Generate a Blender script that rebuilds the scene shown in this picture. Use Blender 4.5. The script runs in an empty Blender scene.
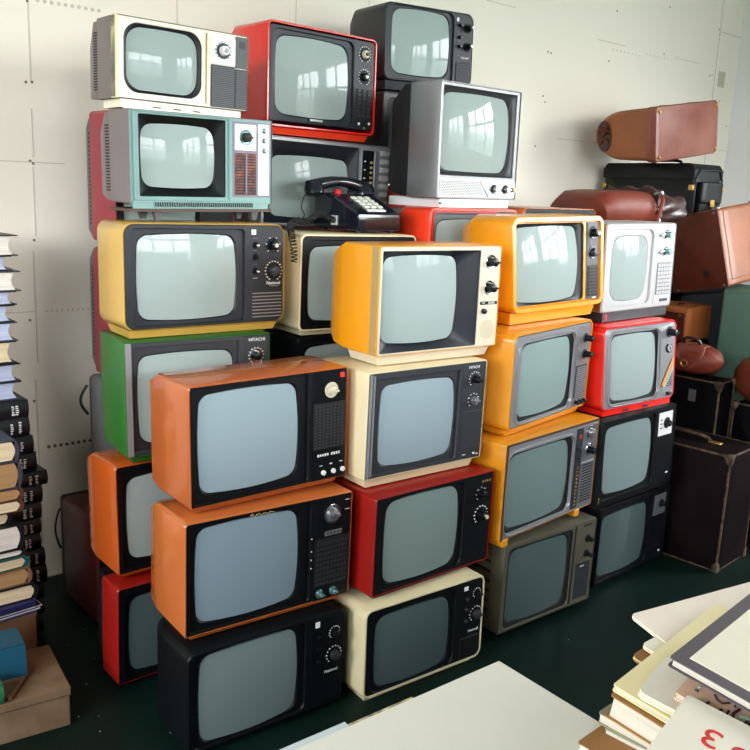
SKY, EXPO = 7.5, 1.92
import bpy, bmesh, math, random
from mathutils import Vector, Matrix
R = random.Random(7)
C = bpy.context.scene.collection
PI = math.pi
# ------------------------------------------------------------------ camera
F, PITCH, ROLL, HC = 862.48, 0.214436, 0.043315, 1.40295
fw = Vector((0, math.cos(PITCH), -math.sin(PITCH)))
u0 = Vector((0, math.sin(PITCH), math.cos(PITCH)))
r0 = Vector((1, 0, 0))
rt = math.cos(ROLL)*r0 + math.sin(ROLL)*u0
up = -math.sin(ROLL)*r0 + math.cos(ROLL)*u0
CAM = Vector((0, 0, HC))
cd = bpy.data.cameras.new('camera'); co = bpy.data.objects.new('camera', cd); C.objects.link(co)
co.matrix_world = Matrix(((rt.x, up.x, -fw.x, 0), (rt.y, up.y, -fw.y, 0), (rt.z, up.z, -fw.z, HC), (0, 0, 0, 1)))
cd.sensor_width = 36; cd.lens = F*36/750; cd.clip_start = .02
bpy.context.scene.camera = co
def atz(x, y, z):
    d = fw + rt*((x-375)/F) + up*((375-y)/F); return CAM + d*((z-HC)/d.z)
def aty(x, y, Y):
    d = fw + rt*((x-375)/F) + up*((375-y)/F); return CAM + d*(Y/d.y)
# the room's own axes: back wall runs along DW, NW points through it
WY = 0.708919
DW = Vector((math.cos(WY), math.sin(WY), 0)); NW = Vector((-math.sin(WY), math.cos(WY), 0)); KW = 2.895
def room(al, ftw, z): return DW*al + NW*(KW-ftw) + Vector((0, 0, z))

# ------------------------------------------------------------------ materials
def mat(name, col, rough=.5, spec=.5, metal=0, coat=0, var=0, vscale=8, bump=0, bscale=60, col2=None, coatr=.05, detail=4, ior=1.5):
    m = bpy.data.materials.new(name); m.use_nodes = True
    nt = m.node_tree; b = nt.nodes['Principled BSDF']
    b.inputs['Base Color'].default_value = (*col, 1); b.inputs['Roughness'].default_value = rough
    b.inputs['Specular IOR Level'].default_value = spec; b.inputs['Metallic'].default_value = metal
    b.inputs['Coat Weight'].default_value = coat; b.inputs['Coat Roughness'].default_value = coatr
    b.inputs['IOR'].default_value = ior
    tc = nt.nodes.new('ShaderNodeTexCoord')
    if var or col2:
        n = nt.nodes.new('ShaderNodeTexNoise'); n.inputs['Scale'].default_value = vscale; n.inputs['Detail'].default_value = detail
        nt.links.new(tc.outputs['Object'], n.inputs['Vector'])
        r = nt.nodes.new('ShaderNodeValToRGB'); r.color_ramp.elements[0].position = .35; r.color_ramp.elements[1].position = .68
        c2 = col2 if col2 else tuple(min(1, c*(1+var)) for c in col)
        c1 = col if col2 else tuple(c*(1-var) for c in col)
        r.color_ramp.elements[0].color = (*c1, 1); r.color_ramp.elements[1].color = (*c2, 1)
        nt.links.new(n.outputs['Fac'], r.inputs['Fac']); nt.links.new(r.outputs['Color'], b.inputs['Base Color'])
    if bump:
        n = nt.nodes.new('ShaderNodeTexNoise'); n.inputs['Scale'].default_value = bscale; n.inputs['Detail'].default_value = 3
        nt.links.new(tc.outputs['Object'], n.inputs['Vector'])
        bp = nt.nodes.new('ShaderNodeBump'); bp.inputs['Strength'].default_value = bump; bp.inputs['Distance'].default_value = .002
        nt.links.new(n.outputs['Fac'], bp.inputs['Height']); nt.links.new(bp.outputs['Normal'], b.inputs['Normal'])
    return m
def S(r, g, b):   # sRGB bytes to linear
    f = lambda c: (c/255/12.92) if c/255 <= .04045 else ((c/255+.055)/1.055)**2.4
    return (f(r), f(g), f(b))
M = {}
M['glass'] = mat('picture_tube', S(152, 166, 162), .03, .17, ior=1.5)
M['glassb'] = mat('bluish_picture_tube', S(146, 163, 169), .03, .17, ior=1.5)
for nm_, c_ in (('a1', (116, 132, 130)), ('a2', (130, 148, 158)), ('b2', (122, 138, 134)), ('g3', (112, 131, 128)), ('g2', (134, 154, 150)), ('h3', (124, 140, 140))):  # tube tints for lower sets, with the dimmer light there painted in
    M['glass_'+nm_] = mat('picture_tube_'+nm_, S(*c_), .03, .17, ior=1.5)
M['glass_shaded'] = mat('picture_tube_dark', S(76, 91, 90), .03, .2, ior=1.5)  # darkest tube glass, shade painted into its colour
M['black'] = mat('black_plastic', S(10, 13, 16), .45, .22, var=.12, bump=.15, bscale=400)
M['blackg'] = mat('gloss_black', S(10, 13, 17), .28, .35)
M['navy'] = mat('navy_black_plastic', S(22, 26, 34), .42, .35, var=.12, bump=.15, bscale=400)
M['cream'] = mat('cream_plastic', S(226, 212, 170), .38, .5, var=.05, vscale=5)
M['ivory'] = mat('ivory_plastic', S(240, 232, 208), .35, .5, var=.03, vscale=5)
M['beige'] = mat('beige_metal', S(206, 197, 172), .4, .5, var=.05)
M['beiged'] = mat('beige_trim', S(172, 146, 96), .45)
M['taupe'] = mat('taupe_plastic', S(118, 106, 104), .5, .4, var=.05)
M['brown'] = mat('brown_plastic', S(74, 52, 40), .5, .4, var=.1)
M['yellow'] = mat('mustard_yellow_plastic', S(196, 156, 70), .25, .5, coat=.4, var=.03, vscale=3)
M['amber'] = mat('amber_yellow_plastic', S(232, 152, 20), .3, .5, coat=.3, var=.03, vscale=3)
M['ochre'] = mat('ochre_yellow_plastic', S(216, 142, 24), .33, .5, coat=.2, var=.04, vscale=3)
M['orange'] = mat('orange_plastic', S(178, 92, 44), .22, .5, coat=.5, var=.04, vscale=3)
M['orange2'] = mat('light_orange_plastic', S(192, 104, 50), .22, .5, coat=.5, var=.04, vscale=3)
M['orange3'] = mat('deep_orange_plastic', S(184, 82, 26), .25, .5, coat=.4, var=.05, vscale=3)
M['red'] = mat('red_plastic', S(226, 34, 26), .25, .5, coat=.4, var=.03, vscale=3)
M['red2'] = mat('worn_red_plastic', S(196, 46, 32), .4, .4, var=.08)
M['red3'] = mat('dark_red_plastic', S(146, 22, 16), .35, .5, var=.06)
M['vermilion'] = mat('vermilion_plastic', S(232, 60, 30), .3, .5, coat=.3)
M['crimson'] = mat('crimson_plastic', S(148, 46, 55), .5, .4, var=.05)
M['maroon'] = mat('maroon_wood', S(66, 14, 12), .5, .4, var=.2, vscale=4)
M['green'] = mat('green_plastic', S(36, 98, 32), .35, .5, var=.05)
M['teal'] = mat('teal_metal', S(112, 150, 145), .35, .5, var=.06, vscale=6)
M['greyl'] = mat('light_grey_metal', S(128, 128, 130), .4, .5, metal=.3, var=.05)
M['crimsond'] = mat('dull_crimson_plastic', S(122, 38, 48), .5, .4, var=.05)
M['grey'] = mat('grey_plastic', S(84, 86, 88), .5, .4, var=.05)
M['greyd'] = mat('dark_grey_plastic', S(40, 42, 46), .45, .5, var=.06)
M['greyb'] = mat('charcoal_metal', S(60, 62, 67), .36, .5, metal=.3, var=.05)
M['silver'] = mat('silver_plastic', S(146, 146, 149), .34, .5, metal=.35, var=.03)
M['silverw'] = mat('white_silver_plastic', S(178, 178, 177), .4, .5, metal=.15, var=.02)
M['steel'] = mat('brushed_steel', S(150, 150, 152), .36, .5, metal=.7, var=.05)
M['chrome'] = mat('chrome', S(205, 205, 205), .15, .5, metal=1)
M['brass'] = mat('brass', S(196, 160, 84), .3, .5, metal=.9)
M['olive'] = mat('olive_brown_metal', S(92, 88, 72), .45, .5, metal=.2, var=.1)
M['white'] = mat('white_print', S(232, 232, 228), .5)
M['whitep'] = mat('white_panel', S(228, 226, 226), .4, .5, var=.02)
M['gold'] = mat('gold_print', S(206, 178, 110), .4, .5, metal=.3)
M['redp'] = mat('red_print', S(214, 40, 34), .4)
M['orangep'] = mat('orange_print', S(240, 150, 70), .4)
M['tealp'] = mat('teal_print', S(110, 190, 190), .4)
M['tealk'] = mat('teal_metal_knob', S(120, 160, 158), .25, .5, metal=.6)
M['lilac'] = mat('lilac_grey_trim', S(110, 110, 128), .4)
M['burgundy'] = mat('burgundy_grille', S(74, 18, 26), .5, .4, col2=S(142, 70, 44), vscale=45, detail=2)
M['rubber'] = mat('black_rubber', S(16, 17, 18), .6)
M['phone'] = mat('glossy_black_phone', S(20, 24, 34), .12, .5, coat=.5)
M['key'] = mat('pale_key', S(206, 210, 196), .4)

# ------------------------------------------------------------------ mesh helpers
class MB:
    SH = Vector((0, 0, 0)); K = 0
    def __init__(s): s.v = []; s.f = []
    def add(s, vs, fs):
        n = len(s.v)
        s.v += [tuple(p) for p in vs]; s.f += [tuple(i+n for i in f) for f in fs]; return s
    def box(s, x0, x1, y0, y1, z0, z1):
        return s.add([(x0,y0,z0),(x1,y0,z0),(x1,y1,z0),(x0,y1,z0),(x0,y0,z1),(x1,y0,z1),(x1,y1,z1),(x0,y1,z1)],
                     [(0,3,2,1),(4,5,6,7),(0,1,5,4),(1,2,6,5),(2,3,7,6),(3,0,4,7)])
    def loft(s, rings, cap0=False, cap1=False, closed=True):
        n = len(rings[0]); vs = [p for r in rings for p in r]; fs = []
        for k in range(len(rings)-1):
            for i in range(n if closed else n-1):
                j = (i+1) % n; fs.append((k*n+i, k*n+j, (k+1)*n+j, (k+1)*n+i))
        if cap0: fs.append(tuple(range(n-1, -1, -1)))
        if cap1: fs.append(tuple((len(rings)-1)*n+i for i in range(n)))
        return s.add(vs, fs)
    def cyl(s, c, ax, prof, seg=24, cap0=True, cap1=True):   # prof: [(distance along axis, radius)]
        c = Vector(c); ax = Vector(ax).normalized(); a = ax.orthogonal().normalized(); b = ax.cross(a)
        rings = [[c + ax*t + (a*math.cos(2*PI*i/seg) + b*math.sin(2*PI*i/seg))*r for i in range(seg)] for t, r in prof]
        return s.loft(rings, cap0, cap1)
    def tube(s, pts, r, seg=8):
        pts = [Vector(p) for p in pts]; rings = []
        t0 = (pts[1]-pts[0]).normalized(); a = t0.orthogonal().normalized()
        for i, p in enumerate(pts):
            t = (pts[min(i+1, len(pts)-1)] - pts[max(i-1, 0)]).normalized()
            a = (a - t*a.dot(t)); a = a.normalized() if a.length > 1e-6 else t.orthogonal().normalized()
            b = t.cross(a)
            rr = r(i/(len(pts)-1)) if callable(r) else r
            rings.append([p + (a*math.cos(2*PI*k/seg) + b*math.sin(2*PI*k/seg))*rr for k in range(seg)])
        return s.loft(rings, True, True)
def obj(name, mb, m, parent=None, bevel=0, ang=35, local=True, mats=None, fmat=None, subsurf=0):
    me = bpy.data.meshes.new(name)
    vs = mb.v
    if parent is not None and local:
        sh = MB.SH; k = MB.K
        vs = [(x-sh.x, y+k*z-sh.y, z-sh.z) for x, y, z in vs]
    me.from_pydata(vs, [], mb.f); 
    me.materials.append(m)
    if mats:
        for q in mats: me.materials.append(q)
        for i, p in enumerate(me.polygons): p.material_index = fmat[i]
    me.update(); me.validate()
    bm_ = bmesh.new(); bm_.from_mesh(me); bmesh.ops.recalc_face_normals(bm_, faces=bm_.faces); bm_.to_mesh(me); bm_.free()
    for p in me.polygons: p.use_smooth = True
    me.set_sharp_from_angle(angle=math.radians(ang))
    o = bpy.data.objects.new(name, me); C.objects.link(o)
    if parent is not None: o.parent = parent
    if bevel:
        b = o.modifiers.new('bevel', 'BEVEL'); b.width = bevel; b.segments = 2; b.limit_method = 'ANGLE'
    if subsurf:
        b = o.modifiers.new('sub', 'SUBSURF'); b.levels = subsurf; b.render_levels = subsurf
    return o
def tag(o, label=None, cat=None, group=None, kind=None):
    if label: o['label'] = label
    if cat: o['category'] = cat
    if group: o['group'] = group
    if kind: o['kind'] = kind
    return o
def thing(name, label, cat, loc, rot=(0, 0, 0), group=None, mtx=None):
    o = bpy.data.objects.new(name, None); C.objects.link(o); o.empty_display_size = .05
    if mtx is not None: o.matrix_world = mtx
    else: o.location = loc; o.rotation_euler = rot
    return tag(o, label, cat, group)
def rr(x0, x1, z0, z1, r, y, bx=0, bz=0, nc=6, ns=6):
    cx, cz, hw, hh = (x0+x1)/2, (z0+z1)/2, (x1-x0)/2, (z1-z0)/2
    r = max(min(r, hw*.98, hh*.98), 1e-5); pts = []
    cs = [(hw-r, hh-r, 0), (-hw+r, hh-r, PI/2), (-hw+r, -hh+r, PI), (hw-r, -hh+r, 3*PI/2)]
    for q in range(4):
        ox, oz, a0 = cs[q]
        arc = [(ox+r*math.cos(a0+PI/2*k/nc), oz+r*math.sin(a0+PI/2*k/nc)) for k in range(nc+1)]
        pts += arc
        nx, nz, na = cs[(q+1) % 4]
        e = (nx+r*math.cos(na), nz+r*math.sin(na)); l = arc[-1]
        pts += [(l[0]+(e[0]-l[0])*k/ns, l[1]+(e[1]-l[1])*k/ns) for k in range(1, ns)]
    out = []
    for dx, dz in pts:
        X = dx*(1+bx*(1-min(1, (dz/hh)**2))) ; Z = dz*(1+bz*(1-min(1, (dx/hw)**2)))
        out.append((cx+X, y, cz+Z))
    return out
def flat(rings): return rings
def text_mesh(s, size, m, parent, x, y, z, name='badge', rotz=0, font_tilt=0, M4=None, extrude=.0004):
    cu = bpy.data.curves.new('t', 'FONT'); cu.body = s; cu.size = size; cu.extrude = extrude; cu.align_x = 'CENTER'; cu.align_y = 'CENTER'
    t = bpy.data.objects.new('t', cu); C.objects.link(t)
    dg = bpy.context.evaluated_depsgraph_get(); dg.update()
    me = bpy.data.meshes.new_from_object(t.evaluated_get(dg)); bpy.data.objects.remove(t)
    me.materials.clear(); me.materials.append(m)
    T = M4 if M4 is not None else (Matrix.Translation((x-MB.SH.x, y+MB.K*z-MB.SH.y, z-MB.SH.z)) @ Matrix.Rotation(PI/2, 4, 'X') @ Matrix.Rotation(font_tilt, 4, 'Z'))
    me.transform(T)
    o = bpy.data.objects.new(name, me); C.objects.link(o); o.parent = parent
    return o
# ------------------------------------------------------------------ the room
YAWM = Matrix.Rotation(WY, 4, 'Z')
def room_box(mb, a0, a1, f0, f1, z0, z1):    # box in room axes: along the back wall, distance from it, height
    P = [room(a, f, z) for z in (z0, z1) for a, f in ((a0, f1), (a1, f1), (a1, f0), (a0, f0))]
    return mb.add(P, [(0,3,2,1),(4,5,6,7),(0,1,5,4),(1,2,6,5),(2,3,7,6),(3,0,4,7)])
M['wall'] = mat('painted_board', S(242, 234, 219), .7, .3, var=.015, vscale=1.2, bump=.08, bscale=30)
M['wallr'] = mat('white_wall', S(236, 236, 238), .7, .3)
M['wallg'] = mat('grey_wall_paint', S(128, 128, 126), .7, .3)
M['ceil'] = mat('ceiling_paint', S(176, 176, 172), .8, .2)
M['floor'] = mat('dark_green_floor', S(6, 30, 24), .5, .25, var=.25, vscale=5, bump=.3, bscale=200)
M['seam'] = mat('board_seam', S(204, 196, 182), .8)  # pale beige for board joints, filler dots and baseboard
M['screwm'] = mat('screw_head', S(120, 108, 96), .6)
M['frame'] = mat('window_frame', S(225, 228, 230), .4)
A0, A1, F1, CZ = -2.8, 5.34, 7.2, 3.15
m = MB(); room_box(m, A0-.1, A1+.1, -.1, F1+.1, -.1, 0); tag(obj('floor', m, M['floor']), kind='structure')
m = MB(); room_box(m, A0-.1, A1+.1, -.1, F1+.1, CZ, CZ+.1); tag(obj('ceiling', m, M['ceil']), kind='structure')
m = MB(); room_box(m, A0-.1, A1+.1, -.12, 0, 0, CZ); wb = tag(obj('wall_back', m, M['wall']), kind='structure')
def wall_open(name, fixed, lo, hi, opens, axis, mt):
    mb = MB()
    def B(s0, s1, z0, z1):
        if axis == 'a': room_box(mb, s0, s1, fixed, fixed+.12, z0, z1)
        elif fixed > 0: room_box(mb, fixed, fixed+.12, s0, s1, z0, z1)
        else: room_box(mb, fixed-.12, fixed, s0, s1, z0, z1)
    cur = lo
    for s0, s1, z0, z1 in opens:
        B(cur, s0, 0, CZ); B(s0, s1, 0, z0); B(s0, s1, z1, CZ); cur = s1
    B(cur, hi, 0, CZ)
    return tag(obj(name, mb, M[mt]), kind='structure')
WR = [(2.3, 4.35, 1.2, 2.85), (4.85, 6.9, 1.2, 2.85)]
WL = [(1.2, 2.9, 1.25, 2.8), (3.6, 5.6, 1.25, 2.8)]
WF = [(-1.6, .8, 1.3, 2.8), (1.6, 4.2, 1.3, 2.8)]
wall_open('wall_right', A1, 0, F1, WR, 'f', 'wallr'); wall_open('wall_left', A0, 0, F1, WL, 'f', 'wallg'); wall_open('wall_front', F1, A0, A1, WF, 'a', 'wallg')
wn = 0
def window(side, s0, s1, z0, z1):
    global wn; wn += 1
    mb = MB(); t = .05
    def B(a, b, c, e, w=.05):
        if side == 'R': room_box(mb, A1+.03, A1+.03+w, a, b, c, e)
        elif side == 'L': room_box(mb, A0-.03-w, A0-.03, a, b, c, e)
        else: room_box(mb, a, b, F1+.03, F1+.03+w, c, e)
    B(s0, s1, z0, z0+t); B(s0, s1, z1-t, z1); B(s0, s0+t, z0, z1); B(s1-t, s1, z0, z1)
    for k in (1, 2): c = s0+(s1-s0)*k/3; B(c-.035, c+.035, z0, z1)
    zt = z0+(z1-z0)*.62; B(s0, s1, zt-.03, zt+.03)
    tag(obj('window_%d' % wn, mb, M['frame']), kind='structure')
    L = bpy.data.lights.new('daylight', 'AREA'); L.shape = 'RECTANGLE'; L.size = s1-s0; L.size_y = z1-z0
    L.cycles.is_portal = True
    o = bpy.data.objects.new('window_daylight_%d' % wn, L); C.objects.link(o)
    c, zc = (s0+s1)/2, (z0+z1)/2
    if side == 'R': o.location = room(A1+.1, c, zc); dr = -DW
    elif side == 'L': o.location = room(A0-.1, c, zc); dr = DW
    else: o.location = room(c, F1+.1, zc); dr = NW
    o.rotation_euler = dr.to_track_quat('-Z', 'Y').to_euler()
for q in WR: window('R', *q)
for q in WL: window('L', *q)
for q in WF: window('F', *q)
# board joints and screws on the back wall
def seam(a0, a1, z0, z1, w=.003):
    mb = MB()
    if a0 == a1: room_box(mb, a0-w/2, a0+w/2, -.001, .0012, z0, z1)
    else: room_box(mb, a0, a1, -.001, .0012, z0-w/2, z0+w/2)
    obj('board_joint', mb, M['seam'], wb, local=False)
MB.SH = Vector((0, 0, 0)); MB.K = 0
for a, z0, z1 in ((.975, .02, .72), (.985, .78, 1.15), (.995, 1.2, 1.42), (.998, 1.45, 1.6), (1.0, 1.68, 2.2)): seam(a, a, z0, z1, .004)
for a, z0 in ((1.509, 1.9), (2.007, 1.9), (2.365, 1.9)): seam(a, a, z0, CZ, .003)
seam(5.09, 5.09, 1.4, 3.1, .006)
seam(.5, 1.10, 1.434, 1.434); seam(.5, .985, .951, .951); seam(.5, .965, .476, .476)
seam(3.9, 4.15, 2.196, 2.196); seam(4.62, 4.9, 2.196, 2.196); seam(3.64, 3.86, 1.684, 1.684); seam(3.92, 4.05, 1.684, 1.684); seam(5.09, 5.34, 2.40, 2.40, .004); seam(5.0,5.34,1.72,1.72)
seam(3.05, 3.25, 2.25, 2.25)
def dot(a, z, r=.0045, mt='screwm', name='screw'):
    p = room(a, .0, z); obj(name, MB().cyl(p, -NW, [(-.001, r), (.0015, r)], 10), M[mt], wb, local=False)
for a, z in ((.998,1.92),(.984,1.679),(1.003,1.681),(.987,1.438),(.996,1.430),(.989,1.186),(.965,.923),(.967,.646),(.963,.466),(3.51,2.086),(3.534,2.084),(3.499,1.878),(3.518,1.851),(3.469,1.636),(4.042,2.356),(4.529,2.451),(4.013,2.104),(4.52,2.202),(5.09,2.385),(5.075,2.41),(5.056,2.149),(5.38,2.256),(5.18,2.009),(5.3,1.868),(5.03,2.14)): 
    if a < 5.33: dot(a, z)
for k in range(10): dot(1.03+.022*k, 1.927, .006, 'seam', 'filler_dot')
for k in range(9): dot(1.02+.018*k, .95, .0035, 'seam', 'filler_dot')
for k in range(8): dot(1.01+.021*k, .477, .0065, 'screwm', 'filler_dot')
for k in range(8): dot(4.04+.035*k, 2.165, .004, 'seam', 'filler_dot'); dot(4.35+.035*k, 2.18, .004, 'seam', 'filler_dot')
m = MB(); room_box(m, 5.13, 5.21, -.001, .0012, 2.09, 2.18); obj('wall_stencil', m, mat('faded_stencil', S(196, 188, 166), .8), wb, local=False)
m = MB(); room_box(m, A0, A1, 0, .012, 0, .004); tag(obj('baseboard_back', m, M['seam']), kind='structure')
# ------------------------------------------------------------------ televisions
# pose of each set: front lower-left corner x, y, z, turn, width, height, roll, lean of the front
POSE = {
'A1':(-0.4189,1.8594,0.0208,0.6588,0.4599,0.2729,-0.0003,-0.0061),
'A2':(-0.4330,1.8947,0.3162,0.6460,0.4823,0.2961,-0.0061,-0.0010),
'A3':(-0.4251,1.9266,0.6340,0.6888,0.4619,0.3018,0.0106,0.0109),
'B1':(0.0017,2.1273,0.0198,0.6471,0.4448,0.2688,0.0040,0.0066),
'B2':(0.0141,2.1626,0.3094,0.7007,0.4598,0.2869,-0.0018,-0.0065),
'B3':(-0.0200,2.2017,0.6291,0.6734,0.4397,0.2980,-0.0041,-0.0068),
'B4':(-0.0013,2.2522,0.9596,0.6487,0.4444,0.2952,-0.0013,0.0047),
'C1':(-0.6765,2.1524,0.0185,0.7099,0.4300,0.2897,-0.0094,-0.0087),
'C2':(-0.6804,2.1885,0.3283,0.7102,0.4300,0.3153,0.0100,0.0104),
'C3':(-0.6508,2.1872,0.6698,0.5965,0.4238,0.3127,0.0064,0.0179),
'C4':(-0.6529,2.1951,1.0095,0.6767,0.4849,0.2790,-0.0021,0.0199),
'C5':(-0.6523,2.2620,1.3347,0.7567,0.4499,0.2366,0.0103,0.0022),
'C6':(-0.6985,2.3110,1.5995,0.7039,0.3913,0.2032,-0.0073,-0.0113),
'E3':(-0.2391,2.5707,0.9652,0.6610,0.4493,0.2936,-0.0080,0.0033),
'ET':(-0.3786,2.8123,1.5775,0.7240,0.4492,0.3178,-0.0075,0.0146),
'F1':(-0.0166,3.2044,1.7769,0.6191,0.4089,0.2605,0.0402,0.0014),
'F3':(0.1713,2.8567,1.3763,0.7535,0.4052,0.3668,0.0056,0.0062),
'F4':(0.1550,2.8555,1.0355,0.7089,0.4300,0.3100,-0.0000,0.0002),
'G1':(0.4077,2.6509,1.0354,0.7187,0.4710,0.2963,0.0286,0.0848),
'G2':(0.4076,2.5286,0.6901,0.8518,0.4866,0.3027,0.0178,-0.0110),
'G3':(0.4007,2.4851,0.3511,0.7778,0.5170,0.3143,0.0113,-0.0106),
'G4':(0.4243,2.5170,0.0232,0.6689,0.4542,0.3043,0.0039,-0.0122),
'H1':(0.7727,2.9730,1.0078,0.7163,0.4386,0.3083,0.0101,0.0250),
'H2':(0.7836,2.8885,0.6746,0.6664,0.4293,0.2948,0.0119,0.0702),
'H3':(0.7886,2.8412,0.3440,0.7038,0.4651,0.3079,0.0181,0.0236),
'H4':(0.8223,2.9004,0.0211,0.7322,0.4707,0.3029,0.0007,-0.0070),
'E2':(-0.3144,2.8723,1.2666,0.7401,0.4366,0.2805,-0.0194,0.0012),
'F2':(-0.0151,3.2453,1.4326,0.7089,0.4300,0.3100,0.0000,0.0011),
}
def pose_extra(k, al, ftw, z, w=.43, h=.31, dyaw=0):
    p = room(al, ftw, z); POSE[k] = (p.x, p.y, z, WY+dyaw, w, h, 0, 0)
BELOW = {'A1':0,'A2':'A1','A3':'A2','B1':0,'B2':'B1','B3':'B2','B4':'B3','C1':0,'C2':'C1','C3':'C2','C4':'C3','C5':'C4','C6':'C5',
 'G4':0,'G3':'G4','G2':'G3','G1':'G2','H4':0,'H3':'H4','H2':'H3','H1':'H2','E2':'E3','ET':'E2','F1':'F2','F3':'F4'}
class TV: pass
GROUP = 'vintage television sets stacked in columns'
def tv(key, label, cab='black', bez='black', sur=None, glass='glass', scr=(.07,.07,.67,.93), op=None, rim=.004, capr=.012, lip=.003,
       d1=.19, D=.31, ch=.035, back=None, bd=.010, bzrect=None, base='ped', basem=None, gap=None, br=.024, sb=(.055,.06), detail=True, backin=.05, inset=.012, orr=None, chi=.4, bulge=.014):
    x, y, z, a, w, h, roll, lean = POSE[key]
    roll = max(-.02, min(.022, roll))
    if gap is None:
        b = BELOW.get(key)
        gap = .02 if b is None else (z if b == 0 else z-(POSE[b][2]+POSE[b][5]))
    gap = max(gap, .006)
    g = gap; gb = g-(.001 if BELOW.get(key) == 0 else .005)
    t = TV(); t.w, t.h = w, h
    MB.SH = Vector((w/2, D/2, -g)); MB.K = math.tan(max(-.03, min(.085, lean)))
    d = Vector((math.cos(a), math.sin(a), 0)); u = Vector((0, 0, 1)); n = Vector((-math.sin(a), math.cos(a), 0))
    d2 = d*math.cos(roll)+u*math.sin(roll); u2 = u*math.cos(roll)-d*math.sin(roll)
    P = Vector((x, y, z)) + d2*(w/2) + n*(D/2) - u2*g
    mtx = Matrix(((d2.x, n.x, u2.x, P.x), (d2.y, n.y, u2.y, P.y), (d2.z, n.z, u2.z, P.z), (0, 0, 0, 1)))
    r = t.r = thing('television', label, 'television', (0, 0, 0), mtx=mtx, group=GROUP)
    cm = M[cab]
    # cabinet shell
    m = MB(); e = .004
    rings = [rr(rim, w-rim, rim, h-rim, max(capr-rim, .002), .012), rr(rim, w-rim, rim, h-rim, max(capr-rim, .002), -lip),
             rr(e*.6, w-e*.6, e*.6, h-e*.6, capr, -lip), rr(0, w, 0, h, capr, -lip+e), rr(0, w, 0, h, capr, d1),
             rr(ch*chi, w-ch*chi, ch*.1, h-ch*.45, capr, d1+ch)]
    if back:
        m.loft(rings + [rr(ch*.7, w-ch*.7, ch*.25, h-ch*.6, capr, d1+ch)], False, True)
    else:
        m.loft(rings + [rr(backin, w-backin, .012, h-backin*.9, capr*1.3, D-.02), rr(backin+.02, w-backin-.02, .02, h-backin-.012, capr, D)], False, True)
    obj('cabinet', m, cm, r)
    if back:
        m = MB(); y0 = d1+ch
        m.loft([rr(ch*.8, w-ch*.8, ch*.4, h-ch*.7, capr, y0-.004), rr(ch*.8, w-ch*.8, ch*.4, h-ch*.7, capr, y0+.03), rr(backin, w-backin, .014, h-backin, capr*1.3, D-.03), rr(backin+.03, w-backin-.03, .03, h-backin-.03, capr, D)], True, True)
        bk = obj('back_cover', m, M[back], r)
        m = MB(); nn = 22
        for k in range(nn):
            zz = h*.12 + k*(h*.74)/nn
            m.box(ch*.8-.0015, ch*.8+.002, y0+.004, y0+.028, zz, zz+h*.018)
        obj('vent_slot', m, M['rubber'], bk)
    # bezel
    bx0, bz0, bx1, bz1 = (rim, rim, w-rim, h-rim) if bzrect is None else (bzrect[0]*w, bzrect[1]*h, bzrect[2]*w, bzrect[3]*h)
    sx0, sz0, sx1, sz1 = scr[0]*w, scr[1]*h, scr[2]*w, scr[3]*h
    cx_, cz_, kx_, kz_ = (sx0+sx1)/2, (sz0+sz1)/2, 1/(1+sb[0]), 1/(1+sb[1])
    sx0, sx1, sz0, sz1 = cx_-(cx_-sx0)*kx_, cx_+(sx1-cx_)*kx_, cz_-(cz_-sz0)*kz_, cz_+(sz1-cz_)*kz_
    if op is None: ox0, oz0, ox1, oz1 = sx0-inset, sz0-inset, sx1+inset, sz1+inset
    else: ox0, oz0, ox1, oz1 = op[0]*w, op[1]*h, op[2]*w, op[3]*h
    ox0 = max(ox0, bx0+.003); oz0 = max(oz0, bz0+.003); oz1 = min(oz1, bz1-.003)
    m = MB(); br2 = min(max(capr-rim, .003), .03); orad = orr or min(br*.9, .035)
    bl = -lip*.4
    m.loft([rr(bx0, bx1, bz0, bz1, br2, .014), rr(bx0, bx1, bz0, bz1, br2, bl+.002), rr(bx0+.002, bx1-.002, bz0+.002, bz1-.002, br2, bl),
            rr(ox0, ox1, oz0, oz1, orad, bl), rr(ox0+.0015, ox1-.0015, oz0+.0015, oz1-.0015, orad, bl+.003)])
    t.bez = obj('bezel', m, M[bez], r)
    m = MB(); b0, b1 = sb
    mx = lambda f: (ox0*(1-f)+sx0*f, ox1*(1-f)+sx1*f, oz0*(1-f)+sz0*f, oz1*(1-f)+sz1*f)
    q = mx(.12); q2 = mx(.9)
    m.loft([rr(ox0, ox1, oz0, oz1, orad, bl+.001), rr(*mx(.04), orad, bl+.008), rr(*mx(.5), (orad+br)/2, (bl+.008+bd-.003)/2, b0*.5, b1*.5), rr(*q2, br, bd-.003, b0*.9, b1*.9), rr(sx0, sx1, sz0, sz1, br, bd, b0, b1), rr(sx0+.004, sx1-.004, sz0+.004, sz1-.004, br, bd+.004, b0, b1)])
    obj('screen_surround', m, M[sur or bez], r)
    # picture tube
    m = MB(); rings = []; cx, cz = (sx0+sx1)/2, (sz0+sz1)/2; hw, hh = (sx1-sx0)/2, (sz1-sz0)/2
    for k in range(11):
        s_ = 1-k/11*.985
        base_ = rr(sx0+.0015, sx1-.0015, sz0+.0015, sz1-.0015, br, 0, b0, b1)
        ring = []
        for (X, _, Z) in base_:
            X = cx+(X-cx)*s_; Z = cz+(Z-cz)*s_
            q_ = ((X-cx)/hw)**2*.6+((Z-cz)/hh)**2*.4
            ring.append((X, bd+.002-bulge*(1-q_), Z))
        rings.append(ring)
    # sides of the tube behind the opening
    m.loft([[(X, bd+.03, Z) for X, _, Z in rings[0]]]+rings, False, True)
    obj('screen', m, M[glass], r, ang=60)
    # base
    bm = M[basem or cab]
    m = MB()
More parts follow.
